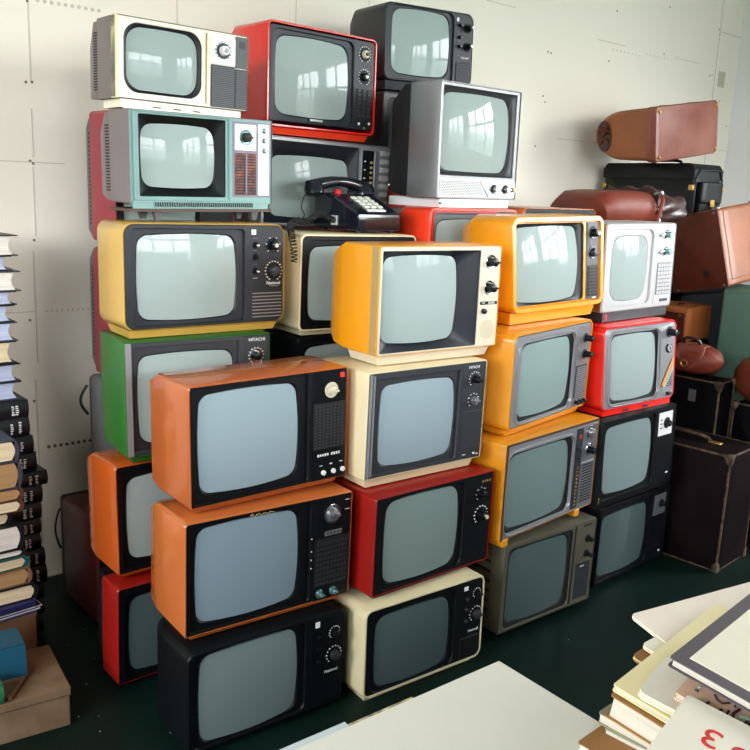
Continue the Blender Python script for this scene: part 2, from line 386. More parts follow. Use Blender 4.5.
    if base == 'ped':
        if g > .012:
            m.loft([[(X, Y, -.0) for X, Y in ((.016, .012), (w-.016, .012), (w-.02, d1), (.02, d1))], [(X, Y, -gb) for X, Y in ((.024, .02), (w-.024, .02), (w-.026, d1-.01), (.026, d1-.01))]], True, True)
        else: m.box(.03, w-.03, .02, d1-.01, -gb, .002)
        obj('base', m, bm, r)
    elif base == 'flush':
        m.box(.016, w-.016, .004, d1, -gb, .001); obj('base', m, bm, r)
    elif base == 'feet':
        for fx in (.06, w-.06):
            for fy in (.03, D-.1):
                f_ = MB(); f_.cyl((fx, fy, 0.002), (0, 0, -1), [(0, .011), (g+.001, .009)], 10); obj('foot', f_, bm, r)
    return t
def plate(t, name, rect, m, th=.002, y=-.0005, r=.003, bev=0, parent=None):
    mb = MB(); u0_, v0_, u1_, v1_ = rect[0]*t.w, rect[1]*t.h, rect[2]*t.w, rect[3]*t.h
    mb.loft([rr(u0_, u1_, v0_, v1_, r, y+.004), rr(u0_, u1_, v0_, v1_, r, y-th+.0006), rr(u0_+.0006, u1_-.0006, v0_+.0006, v1_-.0006, r, y-th)], False, True)
    return obj(name, mb, M[m], parent or t.r)
def knob(t, u, v, r, ring='greyd', kn='blackg', hh=.014, name='knob', ticks=None, ridge=True, y=-.002, cap=None, ringr=1.0, side=None, a0=-225, a1=45, nt=12):
    x, z = u*t.w, v*t.h
    mb = MB().cyl((x, y+.003, z), (0, -1, 0), [(0, r*ringr), (.004, r*ringr), (.0048, r*ringr*.93), (.0042, r*ringr*.72)], 28)
    dial = obj(name, mb, M[ring], t.r)
    kr = r*.62
    mb = MB().cyl((x, y-.0005, z), (0, -1, 0), [(0, kr*1.05), (hh*.5, kr), (hh, kr*.92), (hh+.001, kr*.8)], 24)
    if ridge: mb.box(x-kr*.95, x+kr*.95, y-hh-.006, y-hh*.6, z-kr*.2, z+kr*.2)
    obj('grip', mb, M[kn], dial)
    if cap:
        mb = MB().cyl((x, y-hh-.0005, z), (0, -1, 0), [(0, kr*.45), (.008, kr*.4)], 16); obj('cap', mb, M[cap], dial)
    if ticks:
        mb = MB(); rr_ = r*ringr*1.13 if ringr <= 1 else r*.85
        for k in range(nt):
            an = math.radians(a0+(a1-a0)*k/(nt-1)); cx, cz = x+rr_*math.cos(an)*1.0, z-rr_*math.sin(an)
            s_ = r*.07; mb.box(cx-s_, cx+s_, y-.0012 if ringr <= 1 else y-.0035, y+.001, cz-s_, cz+s_)
        obj('dial_marks', mb, M[ticks], dial)
    return dial
def grille(t, rect, kind='h', n=8, n2=4, m='rubber', bg='black', name='speaker_grille', y=-.001, th=.002, fill=.5):
    gp = plate(t, name, rect, bg, th=.001, y=y)
    x0, z0, x1, z1 = rect[0]*t.w, rect[1]*t.h, rect[2]*t.w, rect[3]*t.h
    mb = MB(); p = .003
    x0 += p; x1 -= p; z0 += p; z1 -= p
    if kind == 'h':
        s_ = (z1-z0)/n
        for k in range(n): mb.box(x0, x1, y-th-.001, y, z0+k*s_, z0+k*s_+s_*fill)
    elif kind == 'v':
        s_ = (x1-x0)/n
        for k in range(n): mb.box(x0+k*s_, x0+k*s_+s_*fill, y-th-.001, y, z0, z1)
    elif kind == 'grid':
        sx, sz = (x1-x0)/n, (z1-z0)/n2
        for i in range(n):
            for k in range(n2): mb.box(x0+i*sx, x0+i*sx+sx*fill*1.25, y-th-.001, y, z0+k*sz, z0+k*sz+sz*fill)
    elif kind == 'stag':
        sx, sz = (x1-x0)/n, (z1-z0)/n2
        for i in range(n):
            for k in range(n2):
                o_ = sx*.5 if k % 2 else 0
                cx, cz = x0+i*sx+o_+sx*.25, z0+(k+.5)*sz; a_, b_ = sx*.3, sz*.36
                mb.add([(cx-a_, y-.0022, cz), (cx, y-.0022, cz-b_), (cx+a_, y-.0022, cz), (cx, y-.0022, cz+b_)], [(0, 1, 2, 3)])
    obj('slats' if kind in 'hv' else 'perforation', mb, M[m], gp)
    return gp
def button(t, u, v, r, m='white', hh=.008, name='button', y=-.001, seg=16):
    return obj(name, MB().cyl((u*t.w, y+.002, v*t.h), (0, -1, 0), [(0, r), (hh, r), (hh+.001, r*.8)], seg), M[m], t.r)
def label(t, s, u, v, size, m='white', name='badge', y=-.0015, tilt=0):
    return text_mesh(s, size, M[m], t.r, u*t.w, y, v*t.h, name, font_tilt=tilt)
def marks(t, pts, m='white', name='printed_marks', y=-.0012, parent=None):   # small printed dashes
    mb = MB()
    for u, v, a_, b_ in pts: mb.box(u*t.w-a_/2, u*t.w+a_/2, y, y+.002, v*t.h-b_/2, v*t.h+b_/2)
    return obj(name, mb, M[m], parent or t.r)

# ---- front left column
a = tv('A1', 'all-black television on the floor at the bottom of the front left stack', 'black', 'black', glass='glass_a1', scr=(.07,.04,.69,.95), d1=.17, capr=.02, rim=.005, op=(.03,.01,.735,.97), ch=.05)
button(a, .94, .3, .0, 'black') if False else None
plate(a, 'control_panel', (.77,.04,.985,.95), 'blackg', th=.001)
plate(a, 'maker_mark', (.795,.87,.825,.93), 'white', th=.001, y=-.002, r=.001)
knob(a, .93, .77, .015, ring='black', ticks='white'); knob(a, .93, .53, .021, ring='black', ticks='white', kn='greyd')
for v in (.76, .64, .5): button(a, .82, v, .006, 'black', .01, 'small_knob')
marks(a, [(.81,.81,.012,.0015),(.81,.70,.012,.0015),(.81,.57,.012,.0015),(.81,.44,.012,.0015)])
label(a, 'National', .915, .36, .0125)
a = tv('A2', 'light orange television with a round chrome dial, second from the floor, front left stack', 'orange2', 'black', scr=(.06,.07,.665,.94), rim=.0035, capr=.01, op=(.03,.03,.735,.975), d1=.165, ch=.055, chi=.14, orr=.008, glass='glass_a2', basem='orange2')
plate(a, 'control_panel', (.757,.01,.99,.985), 'blackg', th=.002)
knob(a, .865, .82, .027, ring='chrome', kn='steel', hh=.012, cap='chrome'); marks(a, [(.965,.93,.014,.0015),(.965,.84,.016,.0015)], y=-.003)
grille(a, (.765,.15,.985,.60), 'grid', 9, 9, m='greyd', bg='rubber', y=-.003)
plate(a, 'badge', (.82,.62,.935,.665), 'steel', th=.001, y=-.003)
marks(a, [(.84+.022*k,.643,.004,.005) for k in range(5)], 'greyd', y=-.0045)
for u in (.80, .89): knob(a, u, .075, .012, ring='tealk', kn='tealk', hh=.012, y=-.003)
for v in (.62,.5,.42,.34): button(a, .74, v, .0022, 'white', .002, 'indicator')
tube_ = obj('script_badge', MB().tube([((.36+.013*k)*a.w, -.002, (.957+.018*math.sin(k*2.2)*(1 if k < 5 else .5))*a.h) for k in range(12)], .0012, 5), M['gold'], a.r)
a = tv('A3', 'orange television with three white buttons, on top of the front left stack', 'orange', 'black', scr=(.055,.08,.675,.93), rim=.0035, capr=.01, op=(.03,.025,.735,.975), d1=.165, ch=.055, chi=.14, D=.28, orr=.008, glass='glassb', basem='orange')
plate(a, 'control_panel', (.757,.01,.99,.985), 'blackg', th=.002)
knob(a, .885, .81, .021, ring='beige', kn='beige', hh=.012, y=-.003)
plate(a, 'maker_mark', (.945,.91,.975,.955), 'redp', th=.001, y=-.003, r=.001)
grille(a, (.765,.29,.985,.70), 'grid', 8, 14, m='greyd', bg='rubber', y=-.003, fill=.45)
marks(a, [(.80+.0165*k,.235,.0052,.006 if k % 3 else .0075) for k in range(5)]+[(.895+.0165*k,.235,.0052,.007) for k in range(4)], y=-.003, name='badge')
marks(a, [(.82,.14,.01,.002),(.89,.145,.008,.003),(.96,.15,.01,.002)], y=-.003)
for u in (.835, .905, .97): button(a, u, .075, .0065, 'white', .007, y=-.003)

# ---- front middle column
a = tv('B1', 'cream television with a black face, on the floor under the dark red set', 'cream', 'black', sur='black', glass='glass_shaded', scr=(.09,.05,.71,.88), rim=.007, capr=.026, op=(.06,.02,.745,.95), d1=.2, ch=.02, br=.028)
plate(a, 'maker_mark', (.815,.86,.85,.91), 'white', th=.001, y=-.002, r=.001)
knob(a, .93, .80, .013, ring='black', ticks='white'); knob(a, .93, .55, .021, ring='black', ticks='white', kn='greyd')
for v in (.76, .64, .5): button(a, .84, v, .005, 'greyd', .01, 'small_knob')
label(a, 'National', .915, .36, .012)
grille(a, (.80,.05,.97,.30), 'h', 7, m='black', bg='rubber')
a = tv('B2', 'dark red television with a black face, second from the floor in the front middle stack', 'red3', 'black', scr=(.09,.06,.71,.94), rim=.004, capr=.008, op=(.06,.03,.745,.965), d1=.2, ch=.02, br=.03, glass='glass_b2', basem='black')
knob(a, .89, .77, .018, ring='black', ticks='white', nt=7); knob(a, .90, .54, .024, ring='black', kn='blackg', ticks='white', hh=.02, cap='beige')
marks(a, [(.90+.022*k,.9,.006,.007) for k in range(4)], 'gold', 'badge')
a = tv('B3', 'cream television with a charcoal face and silver edge strip, under the amber and beige set', 'cream', 'greyb', sur='greyd', scr=(.11,.08,.74,.88), rim=.003, capr=.006, op=(.065,.04,.765,.93), d1=.22, ch=.015, glass='glassb', orr=.005, basem='cream')
m = MB(); m.box(.006, .014, -.005, 0, .006, a.h-.006); m.box(.018, .024, -.004, 0, .01, a.h-.01); obj('trim_strip', m, M['silver'], a.r)
plate(a, 'control_panel', (.785,.02,.985,.97), 'greyd', th=.002)
plate(a, 'speaker_grille', (.80,.13,.975,.5), 'greyb', th=.001, y=-.003)
knob(a, .89, .82, .019, ring='greyd', kn='blackg', ticks='white', y=-.003, hh=.018); knob(a, .89, .61, .018, ring='greyd', kn='steel', ticks='white', y=-.003, nt=9)
label(a, 'HITACHI', .88, .94, .011, y=-.003); marks(a, [(.84,.06,.014,.002),(.93,.06,.008,.006),(.96,.05,.01,.002)], y=-.003)
a = tv('B4', 'amber television with a beige metal face, on top of the front middle stack', 'amber', 'beige', sur='navy', scr=(.055,.085,.665,.915), rim=.002, capr=.008, op=(.025,.02,.82,.955), d1=.16, ch=.055, chi=.18, orr=.005, basem='beige', bd=.024)
m = MB(); m.box(-.0012, .001, .002, .03, .004, a.h-.004); obj('side_trim', m, M['beiged'], a.r)
for v in (.84, .59): knob(a, .905, v, .021, ring='chrome', kn='blackg', hh=.02)
plate(a, 'name_strip', (.83,.42,.985,.455), 'black', th=.001); label(a, 'SONY', .93, .438, .01, y=-.0035); marks(a, [(.86,.44,.01,.002)], y=-.003)
button(a, .865, .36, .008, 'blackg', .01, 'small_knob')
m = MB()
for k in range(1, 6):
    for i in range(6*k):
        an = 2*PI*i/(6*k); cx, cz = .905*a.w+.0052*k*math.cos(an), .175*a.h+.0052*k*math.sin(an)
        m.cyl((cx, -.0005, cz), (0, -1, 0), [(0, .0012), (.0016, .0012)], 6)
obj('speaker_holes', m, M['beiged'], a.r)

# ---- left column behind
a = tv('C1', 'red television with chipped edge and black face, on the floor under the deep orange set', 'red3', 'black', glass='glass_shaded', scr=(.08,.07,.7,.88), D=.285, rim=.0025, capr=.008, d1=.10, ch=.02, op=(.05,.03,.74,.92), back='black', basem='black')
for v in (.8, .6): knob(a, .88, v, .018, ring='black')
a = tv('C2', 'deep orange television with a black face, between the green set and the chipped red set', 'orange3', 'black', glass='glass', scr=(.075,.10,.68,.88), D=.285, rim=.004, capr=.01, d1=.15, ch=.05, chi=.14, orr=.008, op=(.04,.05,.74,.96), basem='orange3')
for v in (.8, .6): knob(a, .88, v, .018, ring='black')
a = tv('C3', 'green television with a silver and charcoal face, directly under the mustard yellow set', 'green', 'greyb', sur='greyd', scr=(.085,.09,.745,.885), rim=.004, capr=.005, d1=.2, ch=.012, op=(.045,.05,.775,.95), orr=.005, basem='green')
m = MB(); m.box(.004, .02, -.005, 0, .004, a.h-.004); obj('trim_strip', m, M['silver'], a.r)
plate(a, 'control_panel', (.795,.02,.985,.98), 'greyd', th=.002)
knob(a, .895, .80, .02, ring='chrome', kn='blackg', ticks='white', y=-.003); knob(a, .895, .58, .02, ring='greyd', y=-.003)
label(a, 'HITACHI', .90, .945, .013, y=-.003)
a = tv('C4', 'mustard yellow television with a black face and ridged speaker, below the teal set', 'yellow', 'navy', sur='navy', scr=(.078,.075,.685,.905), rim=.003, capr=.03, d1=.165, op=(.055,.035,.735,.95), orr=.012, basem='yellow', base='ped', gap=.0275)
plate(a, 'maker_mark', (.775,.895,.805,.945), 'white', th=.001, y=-.002, r=.001)
knob(a, .92, .79, .02, ring='black', kn='blackg', cap='beige', ticks='white', nt=6); knob(a, .925, .53, .024, ring='black', kn='greyd', ticks='beige', nt=16, a0=-240, a1=60)
for v, c in ((.79, 'white'), (.67, 'black'), (.53, 'white')): knob(a, .805, v, .010, ring='black', kn='blackg', ridge=False, cap=c, hh=.008)
marks(a, [(.80,.86,.014,.0015),(.80,.735,.014,.0015),(.80,.6,.014,.0015),(.80,.46,.014,.0015)])
label(a, 'National', .925, .405, .0135); marks(a, [(.93,.375,.03,.001)])
grille(a, (.775,.05,.985,.345), 'h', 8, m='greyl', bg='rubber', th=.003, fill=.3)
a = tv('C5', 'teal television with a red and yellow speaker panel, on small legs above the mustard set', 'taupe', 'teal', sur='black', scr=(.095,.165,.60,.88), rim=.0015, capr=.004, lip=.004, D=.285, d1=.10, ch=.008, op=(.065,.075,.655,.96), orr=.004, back='taupe', br=.026, bzrect=(0.004,.0,.996,1), basem='grey', base='none', bd=.022)
m = MB()
for q in ((.035,.05,.67,.975),): 
    X0, Z0, X1, Z1 = q[0]*a.w, q[1]*a.h, q[2]*a.w, q[3]*a.h; b_ = .004
    m.box(X0, X1, -.006, 0, Z1, Z1+b_); m.box(X0, X1, -.006, 0, Z0-b_, Z0); m.box(X0-b_, X0, -.006, 0, Z0-b_, Z1+b_); m.box(X1, X1+b_, -.006, 0, Z0-b_, Z1+b_)
obj('molding', m, M['teal'], a.r, bevel=.001)
plate(a, 'panel_trim', (.70,.085,.985,.96), 'lilac', th=.002)
plate(a, 'control_panel', (.715,.63,.875,.93), 'whitep', th=.001, y=-.003)
knob(a, .795, .78, .021, ring='tealk', kn='rubber', hh=.014, y=-.004)
grille(a, (.715,.11,.875,.60), 'h', 14, m='rubber', bg='burgundy', y=-.003, fill=.4)
m = MB(); m.box(.79*a.w, .80*a.w, -.0075, -.004, .12*a.h, .59*a.h); obj('grille_divider', m, M['lilac'], a.r)
plate(a, 'control_strip', (.89,.11,.975,.945), 'whitep', th=.001, y=-.003)
for v in (.87,.755,.64): knob(a, .935, v, .008, ring='chrome', kn='tealk', ridge=False, hh=.008, y=-.004)
plate(a, 'lower_rail', (.02,-.055,.97,.035), 'teal', th=.003)
gl = grille(a, (.15,-.045,.86,.03), 'v', 44, m='rubber', bg='teal', y=-.004, fill=.45, name='vent_grille')
m = MB(); m.box(.0, a.w, .0, .115, -.021, -.013); obj('bottom_board', m, M['brown'], a.r)
for fx in (.09, a.w-.05):
    for fy in (.02, .10):
        f_ = MB(); f_.loft([[(fx-.012, fy-.01, -.02), (fx+.012, fy-.01, -.02), (fx+.012, fy+.01, -.02), (fx-.012, fy+.01, -.02)], [(fx-.007, fy-.006, -.0445), (fx+.007, fy-.006, -.0445), (fx+.007, fy+.006, -.0445), (fx-.007, fy+.006, -.0445)]], True, True)
        obj('leg', f_, M['grey'], a.r)
a = tv('C6', 'cream television with grey-brown sides, top of the left stack above the teal set', 'taupe', 'ivory', sur='navy', scr=(.082,.115,.612,.905), rim=.0015, capr=.003, lip=.006, d1=.11, ch=.006, op=(.058,.08,.637,.94), orr=.04, bd=.012, back='taupe', br=.034, sb=(.05,.035), bzrect=(.004,.0,.995,1.0), base='flush', basem='ivory', gap=.026)
m = MB(); m.box(.0, .006, -.007, .022, 0, a.h); obj('side_trim', m, M['cream'], a.r)
m = MB(); m.box(.66*a.w, .665*a.w, -.0075, 0, .01, a.h-.01); obj('divider', m, M['beiged'], a.r)
plate(a, 'control_panel', (.70,.58,.895,.93), 'whitep', th=.002, y=-.003)
plate(a, 'side_panel', (.895,.56,.995,.97), 'grey', th=.003, y=-.003)
plate(a, 'slot', (.92,.82,.97,.91), 'greyd', th=.001, y=-.006)
knob(a, .795, .755, .021, ring='greyd', kn='whitep', hh=.014, ticks='navy', y=-.005, cap='silver')
grille(a, (.70,.02,.895,.57), 'h', 22, m='grey', bg='greyd', y=-.003, fill=.55)
grille(a, (.895,.02,.995,.55), 'h', 22, m='grey', bg='greyd', y=-.004, fill=.55)
plate(a, 'base_rail', (.06,-.12,.93,-.02), 'ivory', th=.002, y=.004)
marks(a, [(u,-.07,.022,.003) for u in (.3,.45,.6)], 'brown', 'slot', y=.0005)

# ---- middle column behind
pose_extra('E4', 1.500, .775, .663, .44, .28)
a = tv('E4', 'black television just visible in the gap under the cream set that carries the telephone', 'black', 'black', scr=(.07,.07,.68,.9), gap=.02)
a = tv('E3', 'cream television with a black face, carrying the black telephone on its top', 'cream', 'black', scr=(.08,.09,.70,.885), rim=.006, capr=.022, op=(.05,.05,.74,.94), d1=.2, ch=.03, gap=.02, basem='cream')
knob(a, .88, .78, .018, ring='black'); knob(a, .88, .56, .018, ring='black')
pose_extra('E2', 1.535, .505, 1.2666, .535, .285); POSE['E2'] = (*POSE['E2'][:6], -.015, 0)
a = tv('E2', 'silver television with a black framed screen, behind the telephone and under the red set', 'steel', 'silver', sur='navy', scr=(.08,.09,.69,.81), rim=.003, capr=.005, op=(.02,.03,.745,.955), orr=.006, bd=.024, d1=.2, ch=.02, basem='steel')
plate(a, 'control_panel', (.76,.03,.985,.955), 'silver', th=.002)
plate(a, 'dial_strip', (.765,.06,.86,.93), 'black', th=.001, y=-.003)
plate(a, 'trim_strip', (.865,.06,.90,.93), 'steel', th=.003, y=-.003)
marks(a, [(.84,.25+.06*k,.012,.008) for k in range(10)], 'gold', 'channel_marks', y=-.0045)
marks(a, [(.785,.3+.1*k,.008,.004) for k in range(6)], 'white', y=-.0045)
m = MB()
for k in range(9): m.box(.915*a.w, .985*a.w, -.009, 0, (.08+.1*k)*a.h, (.14+.1*k)*a.h)
obj('rib', m, M['silverw'], a.r)
a = tv('ET', 'bright red television with a black face, high up left of the charcoal one', 'red', 'navy', sur='navy', scr=(.08,.115,.745,.895), rim=.007, capr=.02, lip=.006, op=(.05,.06,.785,.935), d1=.19, ch=.04, chi=.25, bzrect=(.018,.055,.982,.965), br=.03, basem='vermilion')
knob(a, .885, .83, .022, ring='black', kn='beige', ticks='white', hh=.01, ridge=False, nt=14, a0=-240, a1=60, cap='brown'); knob(a, .885, .60, .022, ring='black', kn='black', ticks='white', cap='white', hh=.01, nt=14, a0=-240, a1=60)
m = MB()
for i in range(3):
    for k in range(7):
        X, Z = (.835+.05*i)*a.w, (.455-.042*k)*a.h; m.box(X-.007, X+.007, -.0065, -.002, Z-.0045, Z+.0045)
gp = plate(a, 'speaker_grille', (.80,.155,.965,.475), 'rubber', th=.001, y=-.002); obj('louver', m, M['greyd'], gp, bevel=.001)
for u, v in ((.845,.115), (.945,.125)): button(a, u, v, .005, 'white', .005)
button(a, .90, .075, .005, 'brass', .005)
plate(a, 'badge', (.385,.085,.50,.11), 'silver', th=.001, y=-.002, r=.001)

# ---- right of the telephone, behind
a = tv('F4', 'vermilion red television with a grey face, directly under the silver metal set', 'vermilion', 'greyd', sur='grey', scr=(.09,.09,.70,.885), rim=.009, capr=.018, d1=.13, ch=.05, op=(.05,.05,.74,.94), basem='vermilion', gap=.02)
m = MB(); m.loft([rr(.03*a.w, .76*a.w, .03*a.h, .965*a.h, .02, -.0005), rr(.03*a.w, .76*a.w, .03*a.h, .965*a.h, .02, -.004), rr(.037*a.w, .753*a.w, .04*a.h, .955*a.h, .018, -.004), rr(.037*a.w, .753*a.w, .04*a.h, .955*a.h, .018, -.0005)]); obj('red_piping', m, M['red'], a.r)
knob(a, .88, .8, .018)
a = tv('F3', 'tall silver metal television with a perforated speaker below its screen, standing on the vermilion set', 'steel', 'greyl', sur='greyb', scr=(.055,.235,.905,.925), rim=.003, capr=.003, lip=.006, op=(.03,.20,.955,.965), orr=.004, d1=.13, ch=.006, back='rubber', br=.035, bd=.022, base='none', sb=(.04,.03), D=.30, bulge=.03)
m = MB(); m.loft([rr(.045*a.w, .915*a.w, .225*a.h, .94*a.h, .03, .020, .04, .04), rr(.047*a.w, .913*a.w, .227*a.h, .937*a.h, .03, .009, .04, .04), rr(.066*a.w, .893*a.w, .25*a.h, .91*a.h, .03, .014, .04, .04)]); obj('screen_ring', m, M['rubber'], a.r)
plate(a, 'lower_panel', (.02,.01,.98,.18), 'silver', th=.002)
gr = grille(a, (.03,.02,.57,.165), 'stag', 24, 9, m='greyd', bg='silverw', y=-.003)
mb = MB(); mb.add([(.52*a.w, -.0055, .165*a.h), (.98*a.w, -.0055, .165*a.h), (.98*a.w, -.0055, .02*a.h), (.64*a.w, -.0055, .02*a.h),(.52*a.w, -.001, .165*a.h), (.98*a.w, -.001, .165*a.h), (.98*a.w, -.001, .02*a.h), (.64*a.w, -.001, .02*a.h)], [(0,1,2,3),(0,4,5,1),(1,5,6,2),(2,6,7,3),(3,7,4,0)]); obj('control_panel', mb, M['steel'], a.r)
for u in (.70, .855): knob(a, u, .095, .016, ring='blackg', kn='chrome', hh=.014, y=-.006)
button(a, .955, .095, .008, 'beige', .012, y=-.006)
plate(a, 'maker_mark', (.045,.03,.075,.055), 'brown', th=.0005, y=-.003)
m = MB(); m.box(.03, a.w-.02, .01, .25, -.0295, .0); obj('base', m, M['whitep'], a.r); button(a, .08, -.045, .004, 'greyd', .004, 'screw', y=.008)
a = tv('F2', 'black television with a grey trimmed face, mostly hidden behind the tall silver set', 'greyd', 'greyd', sur='black', scr=(.10,.09,.70,.87), rim=.004, capr=.01, op=(.05,.04,.74,.94), gap=.02, glass='glass_shaded')
pose_extra('F0', 2.080, .44, 1.10, .43, .3105)
a = tv('F0', 'red television seen only as a thin slice under the hidden black set', 'vermilion', 'vermilion', scr=(.08,.08,.7,.75), rim=.004, gap=.02)
a = tv('F1', 'charcoal black television with protruding knobs, the highest set, top of the stack against the wall', 'greyd', 'navy', sur='navy', scr=(.085,.085,.735,.955), rim=.003, capr=.03, op=(.05,.03,.775,.985), d1=.2, ch=.05, br=.03, basem='greyd', base='ped')
for v in (.80, .55): knob(a, .93, v, .017, ring='black', kn='blackg', hh=.022, cap='chrome')
for v in (.83, .67, .55): button(a, .84, v, .006, 'blackg', .014, 'small_knob')
marks(a, [(.83,.74,.01,.0015),(.83,.62,.01,.0015),(.83,.42,.01,.0015)])
plate(a, 'maker_mark', (.80,.88,.825,.93), 'white', th=.001, y=-.001, r=.001)
label(a, 'National', .905, .40, .011); grille(a, (.80,.05,.975,.34), 'h', 8, m='navy', bg='rubber', th=.003)

# ---- right middle column
a = tv('G4', 'olive brown television with slotted sides, on the floor under the ochre and silver set', 'olive', 'olive', sur='rubber', glass='glass_shaded', scr=(.07,.06,.71,.92), rim=.003, capr=.005, op=(.045,.03,.745,.95), d1=.22, ch=.01, br=.025, base='feet', basem='rubber')
m = MB()
for k in range(6): m.box(-.0012, .001, .05, .15, a.h*(.2+.11*k), a.h*(.235+.11*k))
obj('side_slot', m, M['rubber'], a.r)
m = MB(); m.box(.755*a.w, .765*a.w, -.004, 0, .01, a.h-.01); obj('divider', m, M['rubber'], a.r)
for v in (.78, .60): knob(a, .91, v, .014, ring='rubber', kn='blackg', hh=.02)
plate(a, 'slot', (.85,.93,.95,.955), 'rubber', th=.001); plate(a, 'speaker_grille', (.80,.06,.97,.50), 'greyd', th=.001)
marks(a, [(.875,.455,.02,.003)], y=-.002)
a = tv('G3', 'ochre yellow television with a silver face tipped on little yellow feet, above the olive set', 'ochre', 'silver', sur='rubber', scr=(.055,.075,.695,.87), rim=.002, capr=.006, op=(.043,.055,.715,.885), d1=.26, ch=.01, br=.026, base='none', glass='glass_g3')
m = MB(); m.box(.004, .012, -.005, 0, .002, a.h-.002); m.box(.004, a.w-.004, -.005, 0, a.h-.008, a.h-.002); obj('trim_strip', m, M['brown'], a.r)
m = MB(); m.loft([rr(0.018*a.w, 0.73*a.w, 0.025*a.h, 0.915*a.h, .036, .0, .03, .03), rr((0.018+.012)*a.w, (0.73-.012)*a.w, (0.025+.015)*a.h, (0.915-.015)*a.h, .032, -.006, .03, .03), rr(0.043*a.w, 0.711*a.w, 0.055*a.h, 0.882*a.h, .028, .004, .045, .05)]); obj('frame_lip', m, M['silver'], a.r)
plate(a, 'control_panel', (.745,.03,.985,.95), 'steel', th=.002)
plate(a, 'button_strip', (.745,.04,.815,.94), 'greyd', th=.001, y=-.003)
for k in range(11): button(a, .782, .08+k*.042, .0035, 'brass', .004, 'key', y=-.004)
knob(a, .905, .86, .024, ring='chrome', kn='steel', y=-.003, hh=.01); knob(a, .90, .67, .021, ring='chrome', kn='blackg', hh=.022, y=-.003)
for v in (.62,.72): button(a, .78, v, .007, 'greyd', .008, 'small_knob', y=-.004)
plate(a, 'indicator', (.775,.82,.795,.87), 'redp', th=.001, y=-.004)
grille(a, (.83,.08,.975,.54), 'grid', 7, 14, m='greyd', bg='steel', y=-.003, fill=.5)
for fx in (.03, a.w-.09):
    f_ = MB(); f_.box(fx-.014, fx+.014, -.006, .05, -.0215, .004); obj('foot', f_, M['amber'], a.r, bevel=.004)
for fx in (.05, a.w-.09):
    f_ = MB(); f_.box(fx-.014, fx+.014, .16, .2, -.0215, .004); obj('foot', f_, M['amber'], a.r, bevel=.004)
a = tv('G2', 'amber television with a rounded silver frame, directly under the bright yellow set', 'ochre', 'silver', sur='rubber', glass='glass_g2', scr=(.115,.085,.745,.875), rim=.007, capr=.024, lip=.002, op=(.10,.065,.765,.888), d1=.22, ch=.015, D=.29, bzrect=(.02,.025,.985,.965), br=.026, basem='ochre')
m = MB(); m.loft([rr(0.06*a.w, 0.78*a.w, 0.035*a.h, 0.92*a.h, .036, .0, .03, .03), rr((0.06+.012)*a.w, (0.78-.012)*a.w, (0.035+.015)*a.h, (0.92-.015)*a.h, .032, -.006, .03, .03), rr(0.103*a.w, 0.761*a.w, 0.065*a.h, 0.887*a.h, .028, .004, .045, .05)]); obj('frame_lip', m, M['silver'], a.r)
plate(a, 'control_panel', (.80,.05,.97,.94), 'steel', th=.002)
for v in (.80, .62): knob(a, .91, v, .017, ring='greyd', kn='blackg', hh=.026, y=-.003)
grille(a, (.81,.13,.96,.50), 'h', 16, m='silver', bg='greyd', y=-.003)
for u in (.84, .89, .94): button(a, u, .08, .007, 'blackg', .016, 'small_knob', y=-.003)
a = tv('G1', 'bright yellow television with a thick rounded frame, left of the white set', 'amber', 'amber', sur='navy', scr=(.055,.085,.735,.905), rim=.016, capr=.03, lip=.014, op=(.04,.06,.79,.93), D=.285, d1=.15, ch=.075, bzrect=(.035,.055,.965,.94), br=.02, basem='amber', backin=.09, bulge=.028)
plate(a, 'control_panel', (.81,.065,.955,.93), 'greyd', th=.004, y=-.004)
knob(a, .885, .81, .021, ring='blackg', kn='blackg', hh=.018, cap='chrome', y=-.008); knob(a, .885, .59, .022, ring='blackg', kn='greyd', hh=.012, y=-.008, ringr=1)
grille(a, (.82,.10,.945,.45), 'h', 9, m='black', bg='rubber', y=-.008, th=.003)
marks(a, [(.90,.083,.02,.003)], y=-.0095)

# ---- right column
a = tv('H4', 'black television on the floor in the right stack, beside the big dark suitcase', 'black', 'black', glass='glass_shaded', scr=(.045,.06,.695,.87), rim=.004, capr=.006, op=(.025,.03,.72,.93), d1=.22, ch=.01)
plate(a, 'control_plate', (.76,.62,.945,.90), 'steel', th=.001); knob(a, .87, .77, .017, ring='rubber', kn='blackg', y=-.002, hh=.014)
marks(a, [(.86,.20,.04,.003)], 'grey'); marks(a, [(.925,.10,.014,.006)], y=-.002, name='label_mark')
a = tv('H3', 'black television with a white control plate, under the red and silver set', 'black', 'black', scr=(.07,.10,.69,.92), rim=.004, capr=.006, op=(.04,.06,.72,.96), d1=.22, ch=.01, basem='brown', glass='glass_h3')
plate(a, 'control_plate', (.755,.64,.95,.93), 'whitep', th=.001); knob(a, .87, .79, .021, ring='rubber', kn='blackg', y=-.002, hh=.014); marks(a, [(.79,.74+.05*k,.014,.003) for k in range(3)], 'black', y=-.003)
marks(a, [(.85,.22,.03,.0015)], 'grey'); marks(a, [(.925,.15,.014,.006)], y=-.002, name='label_mark'); plate(a, 'corner_tab', (.01,.04,.03,.1), 'brass', th=.001)
a = tv('H2', 'red television with a silver face and orange stripe, below the white set', 'red', 'silver', sur='rubber', scr=(.12,.085,.735,.89), rim=.007, capr=.028, lip=.002, op=(.107,.065,.752,.905), d1=.24, ch=.01, bzrect=(.016,.02,.99,.97), br=.024, basem='red', base='flush')
